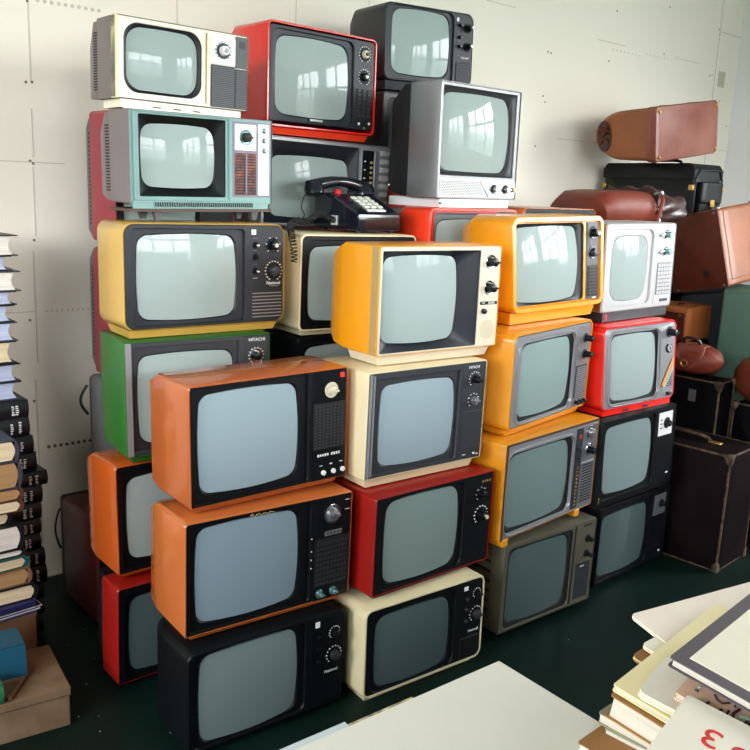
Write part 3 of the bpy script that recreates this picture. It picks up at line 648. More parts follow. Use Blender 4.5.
m = MB(); m.loft([rr(0.065*a.w, 0.77*a.w, 0.035*a.h, 0.935*a.h, .036, .0, .03, .03), rr((0.065+.012)*a.w, (0.77-.012)*a.w, (0.035+.015)*a.h, (0.935-.015)*a.h, .032, -.006, .03, .03), rr(0.108*a.w, 0.751*a.w, 0.065*a.h, 0.902*a.h, .028, .004, .045, .05)]); obj('frame_lip', m, M['silver'], a.r)
knob(a, .895, .85, .021, ring='greyd', kn='blackg', hh=.028); 
m = MB().cyl((.895*a.w, -.001, .65*a.h), (0,-1,0), [(0,.018),(.003,.018),(.004,.015)], 28); rg = obj('tuning_dial', m, M['blackg'], a.r)
m = MB().cyl((.895*a.w, -.004, .65*a.h), (0,-1,0), [(0,.0125),(.003,.012)], 24); obj('dial_face', m, M['silverw'], rg); m = MB().box(.89*a.w, .90*a.w, -.009, -.006, .63*a.h, .67*a.h); obj('pointer', m, M['blackg'], rg)
m = MB()
for k in range(14):
    zz = (.17+.022*k)*a.h; xx = (.82+.009*k)*a.w; m.box(xx, .955*a.w, -.003, 0, zz, zz+.003)
obj('speaker_grille', m, M['greyd'], a.r)
m = MB(); m.add([(.80*a.w,-.005,.19*a.h),(.83*a.w,-.005,.17*a.h),(.965*a.w,-.005,.47*a.h),(.965*a.w,-.005,.55*a.h)],[(0,1,2,3)]); obj('orange_stripe', m, M['orangep'], a.r)
m = MB(); m.add([(.83*a.w,-.0055,.165*a.h),(.86*a.w,-.0055,.17*a.h),(.965*a.w,-.0055,.38*a.h),(.965*a.w,-.0055,.46*a.h)],[(0,1,2,3)]); obj('pale_stripe', m, M['silverw'], a.r)
m = MB(); m.add([(.87*a.w,-.006,.24*a.h),(.89*a.w,-.006,.24*a.h),(.925*a.w,-.006,.32*a.h),(.905*a.w,-.006,.32*a.h)],[(0,1,2,3)]); obj('teal_stripe', m, M['tealp'], a.r)
button(a, .90, .075, .007, 'blackg', .012, 'small_knob'); button(a, .94, .08, .006, 'chrome', .01, 'small_knob')
marks(a, [(.33,-.03,.03,.008),(.60,-.03,.03,.008)], 'rubber', 'slot', y=-.001)
a = tv('H1', 'white television with gold side edge, top of the rightmost stack', 'silverw', 'silverw', sur='silverw', scr=(.115,.115,.625,.86), rim=.003, capr=.01, op=(.055,.06,.68,.93), d1=.2, ch=.02, D=.29, br=.035, basem='greyd', base='flush', sb=(.09,.07))
m = MB(); m.box(-.0015, .001, .004, .03, .004, a.h-.004); obj('side_trim', m, M['brass'], a.r)
plate(a, 'control_panel', (.725,.04,.975,.95), 'silverw', th=.002)
for v in (.86, .66):
    knob(a, .86, v, .019, ring='chrome', kn='tealk', hh=.016, y=-.003); button(a, .77, v, .007, 'chrome', .01, 'small_knob', y=-.003)
grille(a, (.745,.15,.965,.54), 'grid', 5, 8, m='silverw', bg='greyl', y=-.003, fill=.65, th=.003)
plate(a, 'badge', (.82,.065,.94,.10), 'greyd', th=.001, y=-.003, r=.001)
plate(a, 'indicator', (.07,-.09,.10,-.02), 'redp', th=.001, y=.004, r=.001)

# ---- sets against the wall behind the left column, only their sides in view
def side_set(k, al, ftw, z, w, h, cab, back, label, gap, d1=.12, D=.30, **kw):
    pose_extra(k, al, ftw, z, w, h)
    return tv(k, label, cab, 'black', scr=(.07,.08,.68,.9), gap=gap, d1=d1, D=D, back=back, capr=.015, ch=kw.pop('ch', .02), backin=kw.pop('backin', .07), **kw)
a = side_set('D0', .975, .49, .02, .42, .345, 'maroon', 'black', 'dark maroon wooden television at floor level behind the deep orange set', .02, d1=.28, D=.42, ch=.006)
obj('power_cord', MB().tube([(-.004-.016*math.sin(PI*k/14), .30, .30-.14*k/14) for k in range(15)], .0035, 8), M['rubber'], a.r)
a = side_set('D1', 1.085, .40, .385, .40, .38, 'grey', 'greyd', 'grey television between the maroon set and a crimson one, by the wall', .022, d1=.20, D=.30, backin=.03)
obj('power_cord', MB().tube([(.004-.024*math.sin(PI*k/14), .24, .335-.1*k/14) for k in range(15)], .005, 8), M['rubber'], a.r)
side_set('D2', 1.075, .44, .785, .40, .40, 'crimsond', 'grey', 'crimson television with a grey back, the lower of the two crimson sets', .018, d1=.17, D=.30, backin=.03)
side_set('D3', 1.075, .44, 1.205, .40, .385, 'crimson', 'grey', 'crimson television with a grey back, the upper of the two crimson sets', .022, d1=.17, D=.30, backin=.03)
# ------------------------------------------------------------------ telephone on the cream set
M['phone_rubber'] = M['rubber']
x, y, z, a, w, h = POSE['E3'][:6]
d = Vector((math.cos(a), math.sin(a), 0)); n = Vector((-math.sin(a), math.cos(a), 0))
P = Vector((x, y, z+h+.0005)) + d*.215 + n*.012
MB.SH = Vector((0, 0, 0)); MB.K = 0
P = P + d*.004
ph = thing('telephone', 'glossy black push-button telephone resting on top of the cream television', 'telephone', P, (0, 0, a+.05)); ph.scale = (1.06, 1.03, 1.0)
m = MB(); PW = .165
prof = [(0, .008), (-.004, .02), (.0, .058), (.012, .066), (.125, .112), (.135, .118), (.215, .118), (.225, .11), (.225, .008)]
rings = []
for X, ins in ((0, .006), (.004, 0), (PW-.004, 0), (PW, .006)):
    rings.append([(X, min(max(py, ins-.004), .225-ins), max(.008+ins*.3, pz-ins)) for py, pz in prof])
m.loft(rings, True, True); obj('body', m, M['phone'], ph, ang=25)
for fx in (.02, PW-.02):
    for fy in (.02, .19): obj('foot', MB().cyl((fx, fy, .0), (0,0,1), [(0,.008),(.01,.009)], 10), M['rubber'], ph)
sl = math.atan2(.046, .113); Kt = Matrix.Translation((0, .012, .066)) @ Matrix.Rotation(sl, 4, 'X')
def on_slope(mb): 
    mb.v = [tuple(Kt @ Vector(p)) for p in mb.v]; return mb
kp = obj('keypad_plate', on_slope(MB().box(.045, PW-.04, .012, .112, -.001, .0015)), M['greyd'], ph)
for i in range(3):
    for k in range(4):
        obj('key', on_slope(MB().box(.050+i*.026, .050+i*.026+.019, .022+k*.0225, .022+k*.0225+.015, .001, .008)), M['key'], kp, bevel=.002)
obj('card_strip', on_slope(MB().box(.05, PW-.045, .004, .016, .0, .003)), M['white'], ph)
obj('light_button', MB().cyl((.03, .145, .112), (0, -.25, 1), [(0, .011), (.016, .010), (.02, .006)], 20), M['redp'], ph)
for fx in (.022, PW-.045): obj('cradle', MB().loft([rr(fx, fx+.026, .108, .125, .006, .150), rr(fx, fx+.026, .108, .121, .006, .205)], True, True), M['phone'], ph)
hs = []; hl = .225
def hpt(t): return Vector((-.055+hl*t, .175, .134+.022*math.sin(PI*t)))
m = MB(); m.tube([hpt(k/20) for k in range(21)], lambda t: .016+.006*abs(2*t-1), 14); ho = obj('handset', m, M['phone'], ph, ang=60)
for t0_ in (.06, .94):
    c = hpt(t0_); obj('earpiece', MB().cyl(c+Vector((0, 0, .014)), (0, -.25, -1), [(0, .012), (.006, .027), (.02, .031), (.040, .03), (.044, .024)], 28), M['phone'], ho, ang=50)
obj('socket', MB().box(-.006, .002, .10, .125, .02, .05), M['whitep'], ph)
# coiled cord
m = MB(); path = [Vector(p) for p in ((-.002, .11, .035), (-.03, .10, .04), (-.07, .085, .055), (-.105, .07, .05), (-.145, .06, .03), (-.180, .055, .035), (-.215, .04, .02), (-.235, .0, .0), (-.243, -.025, -.04), (-.245, -.03, -.08))]
def cat(ps, t):
    n_ = len(ps)-1; f = t*n_; i = min(int(f), n_-1); u = f-i
    p0, p1, p2, p3 = ps[max(i-1, 0)], ps[i], ps[i+1], ps[min(i+2, n_)]
    return .5*((2*p1)+(-p0+p2)*u+(2*p0-5*p1+4*p2-p3)*u*u+(-p0+3*p1-3*p2+p3)*u**3)
dense = [cat(path, k/400) for k in range(401)]; acc = [0]
for k in range(400): acc.append(acc[-1]+(dense[k+1]-dense[k]).length)
def arc(t):
    L_ = t*acc[-1]; k = max(i for i, q_ in enumerate(acc) if q_ <= L_+1e-9); k = min(k, 399)
    return (k+(L_-acc[k])/max(1e-9, acc[k+1]-acc[k]))/400
pts = []; N = 560; turns = 36
for k in range(N+1):
    t = arc(k/N); c = cat(path, t); tg = (cat(path, min(t+.01, 1))-cat(path, max(t-.01, 0))).normalized()
    a_ = tg.orthogonal().normalized(); a_ = Vector((0, 0, 1)).cross(tg).normalized() if abs(tg.z) < .95 else Vector((1, 0, 0)); b_ = tg.cross(a_)
    an = 2*PI*turns*k/N; pts.append(c+(a_*math.cos(an)+b_*math.sin(an))*.0085)
m.tube(pts, .0019, 5); obj('coiled_cord', m, M['rubber'], ph, ang=80)
m = MB(); q = [Vector(p) for p in ((-.05, .17, .13), (-.075, .16, .12), (-.10, .15, .075), (-.095, .14, .05), (-.12, .12, .035), (-.16, .08, .03))]
m.tube([cat(q, k/30) for k in range(31)], .0016, 6); obj('thin_cord', m, M['rubber'], ph, ang=80)

# ------------------------------------------------------------------ hidden lower sets carrying the rear stacks
def plain_set(k, al, ftw, z, w, h, label, gap=.02):
    pose_extra(k, al, ftw, z, w, h)
    return tv(k, label, 'black', 'black', scr=(.07,.08,.68,.9), gap=gap).r
def copy_tree(o, parent=None):
    c = o.copy(); C.objects.link(c)
    if parent is not None: c.parent = parent
    for ch in list(o.children): copy_tree(ch, c)
    return c
s0 = plain_set('K0', 1.500, .775, .02, .44, .30, 'black television on the floor at the bottom of the rear middle stack')
def place_copy(al, ftw, z, label):
    c = copy_tree(s0); p = room(al, ftw, z)+(DW*.22+NW*.155-Vector((0, 0, .02)))
    c.matrix_world = Matrix.Translation(p) @ Matrix.Rotation(WY, 4, 'Z'); c['label'] = label; return c
place_copy(1.500, .775, .3415, 'black television in the rear middle stack, under the set below the telephone')
for (al, ft, nm, zt) in ((1.977, .80, 'vermilion set', 1.0155), (2.080, .44, 'thin red slice', 1.08), (2.44, .83, 'pale orange set', 1.02), (2.95, .80, 'soft leather bag', 1.29)):
    nn = 3 if zt < 1.2 else 4; st = zt/nn
    for k in range(nn):
        c = place_copy(al, ft, .02+k*st, 'black television hidden in the dark, number %s up under the %s' % (('one', 'two', 'three', 'four')[k], nm))
        c.scale = (1, 1, (st-.001)/.3205)
pose_extra('J', 2.44, .83, 1.04, .43, .315)
tv('J', 'pale orange television whose top just shows behind the bright yellow set', 'orange2', 'black', capr=.02, gap=.02, d1=.2)

# ------------------------------------------------------------------ leather bags and suitcases
MB.SH = Vector((0, 0, 0)); MB.K = 0
LE = {}
LE['tan'] = mat('tan_leather', S(146, 82, 42), .42, .5, var=.16, vscale=5, bump=.2, bscale=90)
LE['tan2'] = mat('pale_tan_leather', S(178, 104, 56), .4, .5, var=.12, vscale=5, bump=.2, bscale=90)
LE['brownred'] = mat('red_brown_leather', S(122, 56, 40), .36, .4, coat=.15, col2=S(152, 96, 80), vscale=4, bump=.2, bscale=90)
LE['red'] = mat('reddish_leather', S(118, 50, 35), .5, .35, var=.14, vscale=5, bump=.2, bscale=90)
LE['choc'] = mat('chocolate_leather', S(56, 29, 27), .36, .5, coat=.2, var=.2, vscale=5, bump=.25, bscale=70)
LE['black'] = mat('black_leather', S(9, 12, 17), .38, .3, var=.15, bump=.2, bscale=120)
LE['dark'] = mat('worn_black_board', S(9, 9, 12), .65, .06, var=.25, vscale=7, bump=.2, bscale=60)
LE['worn'] = mat('worn_dark_brown_board', S(21, 13, 14), .65, .06, var=.3, vscale=7, bump=.3, bscale=60)
LE['edge'] = mat('scuffed_edge', S(104, 84, 66), .7, .3, col2=S(40, 32, 28), vscale=40)
LE['russet'] = mat('russet_leather', S(146, 80, 36), .4, .5, var=.16, vscale=5, bump=.15, bscale=90)
LE['russetd'] = mat('dark_russet_leather', S(92, 40, 24), .45, .35, var=.2, vscale=6, bump=.15, bscale=90)
def frame_at(P, th, tilt=0, lean=0):   # X runs right-and-away, Y runs left-and-away, corner nearest the viewer at P
    return Matrix.Translation(P) @ Matrix.Rotation(PI/2-th, 4, 'Z') @ Matrix.Rotation(lean, 4, 'Y') @ Matrix.Rotation(tilt, 4, 'X')
def rbox(mb, x0, x1, y0, y1, z0, z1, r, bulge=0, n=7):
    rings = []
    cy, cz = (y0+y1)/2, (z0+z1)/2
    def ring(X, ins, bl=0):
        pts = rr(y0+ins, y1-ins, z0+ins, z1-ins, max(r-ins*.5, .002), 0, bl, bl)
        return [(X, p[0], p[2]) for p in pts]
    rings.append(ring(x0, r*.9)); rings.append(ring(x0+r*.3, r*.3)); 
    for k in range(n):
        t = k/(n-1); rings.append(ring(x0+r+(x1-x0-2*r)*t, 0, bulge*math.sin(PI*t)))
    rings.append(ring(x1-r*.3, r*.3)); rings.append(ring(x1, r*.9))
    return mb.loft(rings, True, True)
def tubeobj(name, pts, r, m, par, seg=8): return obj(name, MB().tube(pts, r, seg), m, par, ang=60)
def suitcase(label, P, th, X, Y, Z, mt, edge, tilt=0, lean=0, handle=True, lock=True, corners=True, edgem='edge', seam=True, faced=None):
    o = thing('suitcase', label, 'suitcase', (0, 0, 0), mtx=frame_at(P, th, tilt, lean))
    obj('shell', rbox(MB(), 0, X, 0, Y, 0, Z, .014), LE[mt], o)
    if edge:
        e = .004; c = [(e,e),(X-e,e),(X-e,Y-e),(e,Y-e)]
        for k in range(4):
            a_, b_ = c[k], c[(k+1) % 4]
            tubeobj('edge_piping', [(a_[0], a_[1], .006), (a_[0], a_[1], Z-.006)], .005, LE[edgem], o)
        for zz in (.004, Z-.004):
            tubeobj('rim_piping', [(*c[0], zz), (*c[1], zz), (*c[2], zz), (*c[3], zz), (*c[0], zz)], .0045, LE[edgem], o)
    if corners:
        for (X_, Y_) in ((0, 0), (X, 0), (0, Y)):
            for zz in (0, Z):
                mb = MB(); s_ = .035; sg = 1 if zz == 0 else -1
                sx = 1 if X_ == 0 else -1; sy = 1 if Y_ == 0 else -1
                p = Vector((X_-sx*.003, Y_-sy*.003, zz-sg*.003))
                mb.add([p, p+Vector((sx*s_, 0, 0)), p+Vector((sx*s_*.5, 0, sg*s_)), p+Vector((0, 0, sg*s_*1.3)), p+Vector((0, sy*s_, 0)), p+Vector((0, sy*s_*.5, sg*s_))], [(0,1,2,3), (0,3,5,4), (0,4,1)])
                ob = obj('corner_cap', mb, LE[edgem], o); md = ob.modifiers.new('s', 'SOLIDIFY'); md.thickness = .002
    return o
def handle(o, p0, p1, rise, m, r=.008, name='handle'):
    p0, p1 = Vector(p0), Vector(p1); up_ = Vector(rise)
    return tubeobj(name, [p0, p0+up_*.75+(p1-p0)*.06, p0+up_+(p1-p0)*.2, p0+up_*1.05+(p1-p0)*.5, p1+up_+(p0-p1)*.2, p1+up_*.75+(p0-p1)*.06, p1], r, m, o, 10)
# big dark suitcase on the floor beside the right stack
Pc = Vector((1.352, 3.112, 0)); th = math.radians(45.5)
o = suitcase('big worn dark brown suitcase standing on the green floor right of the stacks', Pc, th, .26, .54, .47, 'worn', True)
handle(o, (.13, .14, .468), (.13, .36, .468), (0, 0, .022), LE['edge'], .007)
for yy in (.10, .44): obj('lock', MB().box(.12, .15, yy, yy+.05, .466, .474), M['brass'], o, bevel=.002)
# black cases behind it
c2 = aty(721, 383, 3.475); C2Z = c2.z
o = suitcase('thin black case with a pale rim, standing behind the big dark suitcase', Vector((c2.x, c2.y, 0)), th, .14, .34, C2Z-.002, 'dark', True); case2 = o
for yy in (.10, .25): obj('latch', MB().box(-.005, .002, yy, yy+.03, C2Z-.10, C2Z-.05), M['grey'], o)
o = suitcase('black case standing furthest right, behind the big dark suitcase at the picture edge', Vector((1.775, 3.352, 0)), th, .15, .34, .572, 'dark', True)
obj('latch', MB().box(-.005, .002, .1, .13, .5, .55), M['grey'], o)
# dark trunks that carry the upper bags
Pp = aty(693, 190, 4.29); Pp.z = 1.092
def trunk(label, P, X, Y, Z, z=0, mt='dark'):
    o = thing('trunk', label, 'trunk', (0, 0, 0), mtx=frame_at(Vector((P[0], P[1], z)), math.radians(52)))
    obj('body', rbox(MB(), 0, X, 0, Y, 0, Z*.72, .012), LE[mt], o); obj('lid', rbox(MB(), -.004, X+.004, -.004, Y+.004, Z*.72, Z, .014), LE[mt], o)
    for yy in (Y*.25, Y*.7): obj('latch', MB().box(-.008, .0, yy, yy+.03, Z*.62, Z*.8), M['grey'], o)
    return o
trunk('black trunk on the floor under the leather bags, at the bottom of its stack', (Pp.x+.01, 4.305), .50, .56, .55)
trunk('black trunk stacked second under the black pilot case', (Pp.x+.012, 4.31), .49, .55, .535, .555)
Pg = aty(719, 330, 3.80)
o = thing('cabinet', 'plain dull green cabinet at the right edge, carrying the tilted russet suitcase', 'cabinet', (Pg.x, Pg.y, 0), (0, 0, math.radians(-23)))
gm = mat('dull_green_paint', S(66, 98, 82), .6, .4, var=.06)
GH = aty(735, 291, 3.80).z
obj('body', MB().box(0, .5, 0, .40, 0, GH), gm, o, bevel=.004); obj('door', MB().box(.004, .496, -.012, 0, .05, GH-.01), gm, o, bevel=.002)
obj('handle', MB().cyl((.45, -.012, .55), (0, -1, 0), [(0, .008), (.02, .011)], 14), M['steel'], o)
# black pilot case
th2 = math.radians(55)
o = thing('pilot_case', 'black leather pilot case with a brass-clasped end pocket, under the tan doctor bag', 'case', (0, 0, 0), mtx=frame_at(Pp, th2))
H = aty(692, 163, 4.29).z-1.092
obj('body', rbox(MB(), 0, .22, 0, .56, 0, H-.03, .016), LE['black'], o)
mb = MB(); ring = lambda X, i: [(X, yy, zz) for yy, zz in ((-.004+i, H-.075), (-.004+i, H-.03), (.02+i, H-.002-i), (.04, H-i), (.52, H-i), (.54-i, H-.002-i), (.564-i, H-.03), (.564-i, H-.075))]
mb.loft([ring(-.006, .004), ring(-.004, 0), ring(.222, 0), ring(.226, .004)], True, True); obj('lid', mb, LE['black'], o)
pk = obj('end_pocket', rbox(MB(), .03, .19, -.028, .004, H-.33, H-.10, .012), LE['black'], o)
obj('pocket_flap', rbox(MB(), .026, .194, -.036, .0, H-.19, H-.085, .01), LE['black'], pk)
obj('clasp', MB().box(.095, .125, -.042, -.034, H-.205, H-.17), M['brass'], pk, bevel=.002)
tubeobj('rim_piping', [(.006, -.006, .02), (.006, -.006, H-.07), (.03, -.007, H-.03), (.19, -.007, H-.03), (.214, -.006, H-.07), (.214, -.006, .02)], .005, LE['black'], o)
for p in ((-.008, .006, H-.115), (-.008, .545, H-.115), (.214, -.008, H-.115)):
    obj('corner_stud', MB().box(p[0]-.006, p[0]+.01, p[1]-.012, p[1]+.014, p[2]-.014, p[2]+.014), M['brass'], o, bevel=.003)
handle(o, (.11, .16, H-.002), (.11, .34, H-.002), (0, 0, .02), LE['black'])
for yy in (.1, .37): obj('combination_lock', MB().box(.09, .13, yy, yy+.05, H-.004, H+.006), M['brass'], o, bevel=.002)
# tan doctor bag lying on its side
def doctor_bag(label, P, th, W, Dp, Hh, tilt=0, lean=0, bot='brownred', side='tan', studs=True):
    """bottom panel is the y=0 face (W x Hh); the bag runs back along +Y and pinches to its mouth"""
    o = thing('doctor_bag', label, 'bag', (0, 0, 0), mtx=frame_at(P, th, tilt, lean))
    mb = MB(); rings = []
    for t in (0, .02, .06, .3, .5, .6, .7, .78, .85, .91, .96, 1):
        y = Dp*t; k = 1-.10*t-.50*max(0, (t-.55)/.45)**2.6; cz = Hh*.5; hh = Hh/2*k
        i = .006 if t == 0 else 0
        ring = rr(i, W-i, cz-hh+i, cz+hh-i, .022, y, 0, .02)
        rings.append(ring)
    mb.loft(rings, True, True); sh = obj('body', mb, LE[side], o)
    mb = MB(); mb.loft([rr(-.004, W+.004, -.004, Hh+.004, .022, .045), rr(-.005, W+.005, -.005, Hh+.005, .024, .004), rr(.0, W, .0, Hh, .022, -.004), rr(.012, W-.012, .012, Hh-.012, .018, -.006)], False, True)
    obj('bottom_panel', mb, LE[bot], o)
    for X in (W*.28, W*.74):
        for zz, s_ in ((Hh+.002, 1), (-.002, -1)):
            obj('strap', MB().box(X-.016, X+.016, .002, Dp*.22, min(zz-.004*s_, zz+.003*s_), max(zz-.004*s_, zz+.003*s_)), LE[bot], o, bevel=.002)
    if studs:
        for X in (.02, W-.02):
            for zz in (.02, Hh-.02): obj('corner_stud', MB().cyl((X, -.005, zz), (0, -1, 0), [(0, .009), (.007, .0075), (.009, .004)], 14), M['brass'], o)
    # the open pinched mouth with its folded gusset
    mb = MB(); cy_, cz_ = Dp*.86, Hh*.5
    rg = lambda s_, x_, w_: [(x_+w_*math.sin(3*a_+.5), cy_+Dp*.12*s_*math.cos(a_), cz_+Hh*.30*s_*math.sin(a_)) for a_ in [2*PI*i/28 for i in range(28)]]
    mb.loft([rg(1.05, .02, 0), rg(1.0, -.006, .0), rg(.9, -.007, .0), rg(.8, -.003, .001), rg(.05, -.004, .002)], False, True); gf = obj('gusset_fold', mb, LE['choc'] if bot == 'brownred' else LE['russetd'], o, ang=70)
    for q_ in (-.12, .05, .17): obj('fold', MB().tube([(-.006, cy_-Dp*.09+Dp*.18*k/6, cz_+Hh*(q_+.06*math.sin(k*.9+q_*9))) for k in range(7)], lambda t: .004+.006*math.sin(PI*t), 8), LE['russetd'], gf, ang=70)
    obj('mouth_bar', MB().box(.0, W, Dp-.004, Dp+.012, Hh*.5-.035, Hh*.5+.035), LE[bot], o, bevel=.006)
    handle(o, (W*.3, Dp+.008, Hh*.5), (W*.7, Dp+.008, Hh*.5), (0, .05, 0), LE[bot])
    return o
Pd = aty(655, 162, 4.27); Pd.z -= .0
doctor_bag('tan and red-brown doctor bag lying on its side on the black pilot case', Pd, math.radians(53), .50, .35, .25, tilt=0, lean=-.15)
# soft reddish bag lying on the rear sets
Ps = room(2.89, .86, 1.292)
o = thing('leather_bag', 'reddish brown soft leather bag with a dark folded gusset, lying behind the white television', 'bag', Ps, (0, 0, WY-.12))
rings = []
for k in range(9):
    t = k/8; X = .02+.29*t; hh = .125+.015*math.sin(2.5*t)+(-.02 if k == 0 else 0)
    rings.append([(X+.02*math.sin(a_*2), .17+.17*math.cos(a_)*(1-.06*(k == 0)), max(.0, hh*.5+hh*.5*max(-1, min(1, 1.7*math.sin(a_))))) for a_ in [2*PI*i/28 for i in range(28)]])
mb = MB().loft(rings, True, True); obj('body', mb, LE['red'], o, ang=60)
rings = []
for k in range(12):
    t = k/11; X = .31+.22*t
    rg = []
    for i in range(36):
        a_ = 2*PI*i/36; hh = .155*(1-.22*t)+.008*math.sin(9*a_+5*t)+.007*math.sin(14*t+3*a_)
        yy = .17+(.17-.03*t+.01*math.sin(8*a_+7*t))*math.cos(a_); zz = max(.0, hh*.5+hh*.52*max(-1, min(1, 1.2*math.sin(a_))))
        rg.append((X+.015*math.sin(3*a_), yy, zz))
    rings.append(rg)
obj('gusset', MB().loft(rings, True, True), LE['choc'], o, ang=70)
handle(o, (.29, -.002, .02), (.315, -.004, .12), (0, -.016, 0), LE['red'], .008)
for zz in (.02, .075, .13): obj('stud', MB().cyl((.315, .03, zz), (0, -1, .2), [(0, .006), (.04, .006)], 10), M['steel'], o)
for zz in (.05, .10): obj('zip_ring', MB().tube([(.31+.012*math.cos(k*.7), -.012, zz+.014*math.sin(k*.7)) for k in range(10)], .002, 6), M['steel'], o)
# russet suitcase, tilted, at the right edge
Pr = aty(729, 291, 3.84)
o = suitcase('russet leather suitcase tilted at the right edge, on the green cabinet', Vector((Pr.x, Pr.y, GH+.012)), math.radians(50), .46, .28, .35, 'russet', False, lean=-.12, tilt=-.22, corners=False)
obj('side_panel', rbox(MB(), -.004, .006, .004, .276, .004, .346, .004), LE['russetd'], o)
tubeobj('rim_piping', [(-.004, .004, .004), (-.004, .004, .346), (-.004, .276, .346), (-.004, .276, .004), (-.004, .004, .004)], .004, LE['russetd'], o)
tubeobj('stitching', [(.03, -.003, .03), (.03, -.003, .335), (.43, -.003, .335), (.43, -.003, .03), (.03, -.003, .03)], .0016, LE['tan'], o)
obj('stain', MB().cyl((-.004, .10, .07), (-1, 0, 0), [(0, .02), (.0008, .018)], 18), LE['choc'], o)
for p in ((-.006, .02, .335), (-.006, .26, .335), (-.006, .02, .012), (-.006, .25, .012)): obj('stud', MB().cyl(p, (-1, 0, 0), [(0, .006), (.005, .004)], 10), M['steel'], o)
for X in (.03, .35): obj('latch', MB().box(X, X+.03, .02, .05, .346, .358), M['steel'], o, bevel=.002)
obj('lock', MB().cyl((.27, -.004, .13), (0, -1, 0), [(0, .045), (.012, .042), (.018, .03)], 28), LE['black'], o)
obj('lock_plate', MB().box(.25, .27, -.024, -.02, .10, .12), M['brass'], o)
# tan holdall, glossy satchel, brown satchel
trunk('low black trunk under the tan studded bag', (1.35, 3.80), .24, .24, .78)
o = thing('leather_bag', 'small tan leather bag with brass studs, left of the green cabinet', 'bag', (0, 0, 0), mtx=frame_at(Vector((1.375, 3.82, .782)), math.radians(48), 0, -.03))
mb = MB(); mb.loft([rr(0, .22, 0, .15, .02, 0), rr(0, .22, 0, .155, .02, .10), rr(0, .21, .0, .15, .03, .18)], True, True); obj('body', mb, LE['tan2'], o)
obj('side_panel', MB().box(-.005, .004, .004, .17, .004, .13), LE['russetd'], o, bevel=.003)
for yy in (.03, .15): obj('stud', MB().cyl((-.005, yy, .118), (-1, 0, 0), [(0, .007), (.006, .005)], 12), M['brass'], o)
handle(o, (.05, .08, .135), (.13, .08, .135), (0, 0, .02), LE['choc'], .006)
obj('clasp', MB().box(.07, .10, .065, .095, .138, .148), M['brass'], o, bevel=.002)
def satchel(label, P, yaw, L, Wd, Hh, mt, flap, seed, rz=0):
    rnd = random.Random(seed); ph_ = [rnd.uniform(0, 6) for _ in range(5)]
    o = thing('satchel', label, 'bag', P, (0, rz, yaw))
    rings = []
    for k in range(13):
        t = k/12; X = L*t; e_ = math.sin(PI*min(1, max(0, t)))**.35 if 0 < t < 1 else .25; rg = []
        for i in range(32):
            a_ = 2*PI*i/32; rad = 1+.06*math.sin(3*a_+ph_[0]+5*t)+.04*math.sin(7*a_+ph_[1]+9*t)
            ca, sa = math.cos(a_), math.sin(a_); q = (abs(ca)**3+abs(sa)**3)**(-1/3)
            rg.append((X, Wd*.5+Wd*.5*ca*q*rad*e_, max(0, Hh*.5+Hh*.5*sa*q*rad*e_)))
        rings.append(rg)
    obj('body', MB().loft(rings, True, True), LE[mt], o, ang=70)
    rings = []
    for k in range(9):
        t = k/8; X = L*(.28+.5*t); w_ = math.sin(PI*(.12+.76*t))
        rings.append([(X, Wd*(.5-.5*s_)-.004-.012*w_*math.sin(PI*s_), Hh*(1.0+.02*w_)-Hh*.78*max(0, s_-.55)/.45*w_) for s_ in [j/10 for j in range(11)]])
    fl = obj('flap', MB().loft(rings, closed=False), LE[flap], o, ang=70); md = fl.modifiers.new('s', 'SOLIDIFY'); md.thickness = .005
    handle(o, (L*.35, Wd*.35, Hh*.98), (L*.65, Wd*.35, Hh*.98), (0, -.02, .03), LE['choc'], .007)
    obj('buckle', MB().tube([(L*.5+.014*math.cos(k*.7), -.012, Hh*.42+.014*math.sin(k*.7)) for k in range(10)], .003, 6), M['brass'], o)
    return o
satchel('glossy red-brown satchel lying on the thin black case, below the tan studded bag', Vector((1.225, 3.69, .0+C2Z)), -PI/4, .25, .15, .13, 'red', 'brownred', 3)
satchel('brown leather satchel slumped at the right edge on the black case', Vector((1.485, 3.565, .574)), -PI/4, .36, .17, .22, 'russetd', 'tan', 8)
satchel('dark brown satchel in shadow on the black trunk, above the tan studded bag', Vector((1.38, 4.1, 1.0)), -PI/4, .3, .2, .12, 'choc', 'choc', 5) if False else None

# ------------------------------------------------------------------ books
def pages_mat(name, c):
    m = mat(name, c, .8, .15, var=.12, vscale=6); nt = m.node_tree
    n = [q for q in nt.nodes if q.type == 'TEX_NOISE'][0]; tc = [q for q in nt.nodes if q.type == 'TEX_COORD'][0]
    mp = nt.nodes.new('ShaderNodeMapping'); mp.inputs['Scale'].default_value = (.6, .6, 60)
    nt.links.new(tc.outputs['Object'], mp.inputs['Vector']); nt.links.new(mp.outputs['Vector'], n.inputs['Vector'])
    return m
PM = {k: pages_mat('pages_'+k, c) for k, c in dict(cream=S(226,208,172), white=S(232,226,216), blue=S(190,198,226), tan=S(178,142,98), grey=S(196,190,176)).items()}
CV = {k: mat('cover_'+k, c, .45, .4, var=.08) for k, c in dict(black=S(20,22,28), slate=S(60,62,76), brown=S(86,54,44), teal=S(24,92,88), navy=S(34,36,84), tealblue=S(28,84,108), green=S(44,104,70), card=S(126,100,76), tanbox=S(126,94,66), cream=S(222,206,160), grey=S(120,116,112)).items()}
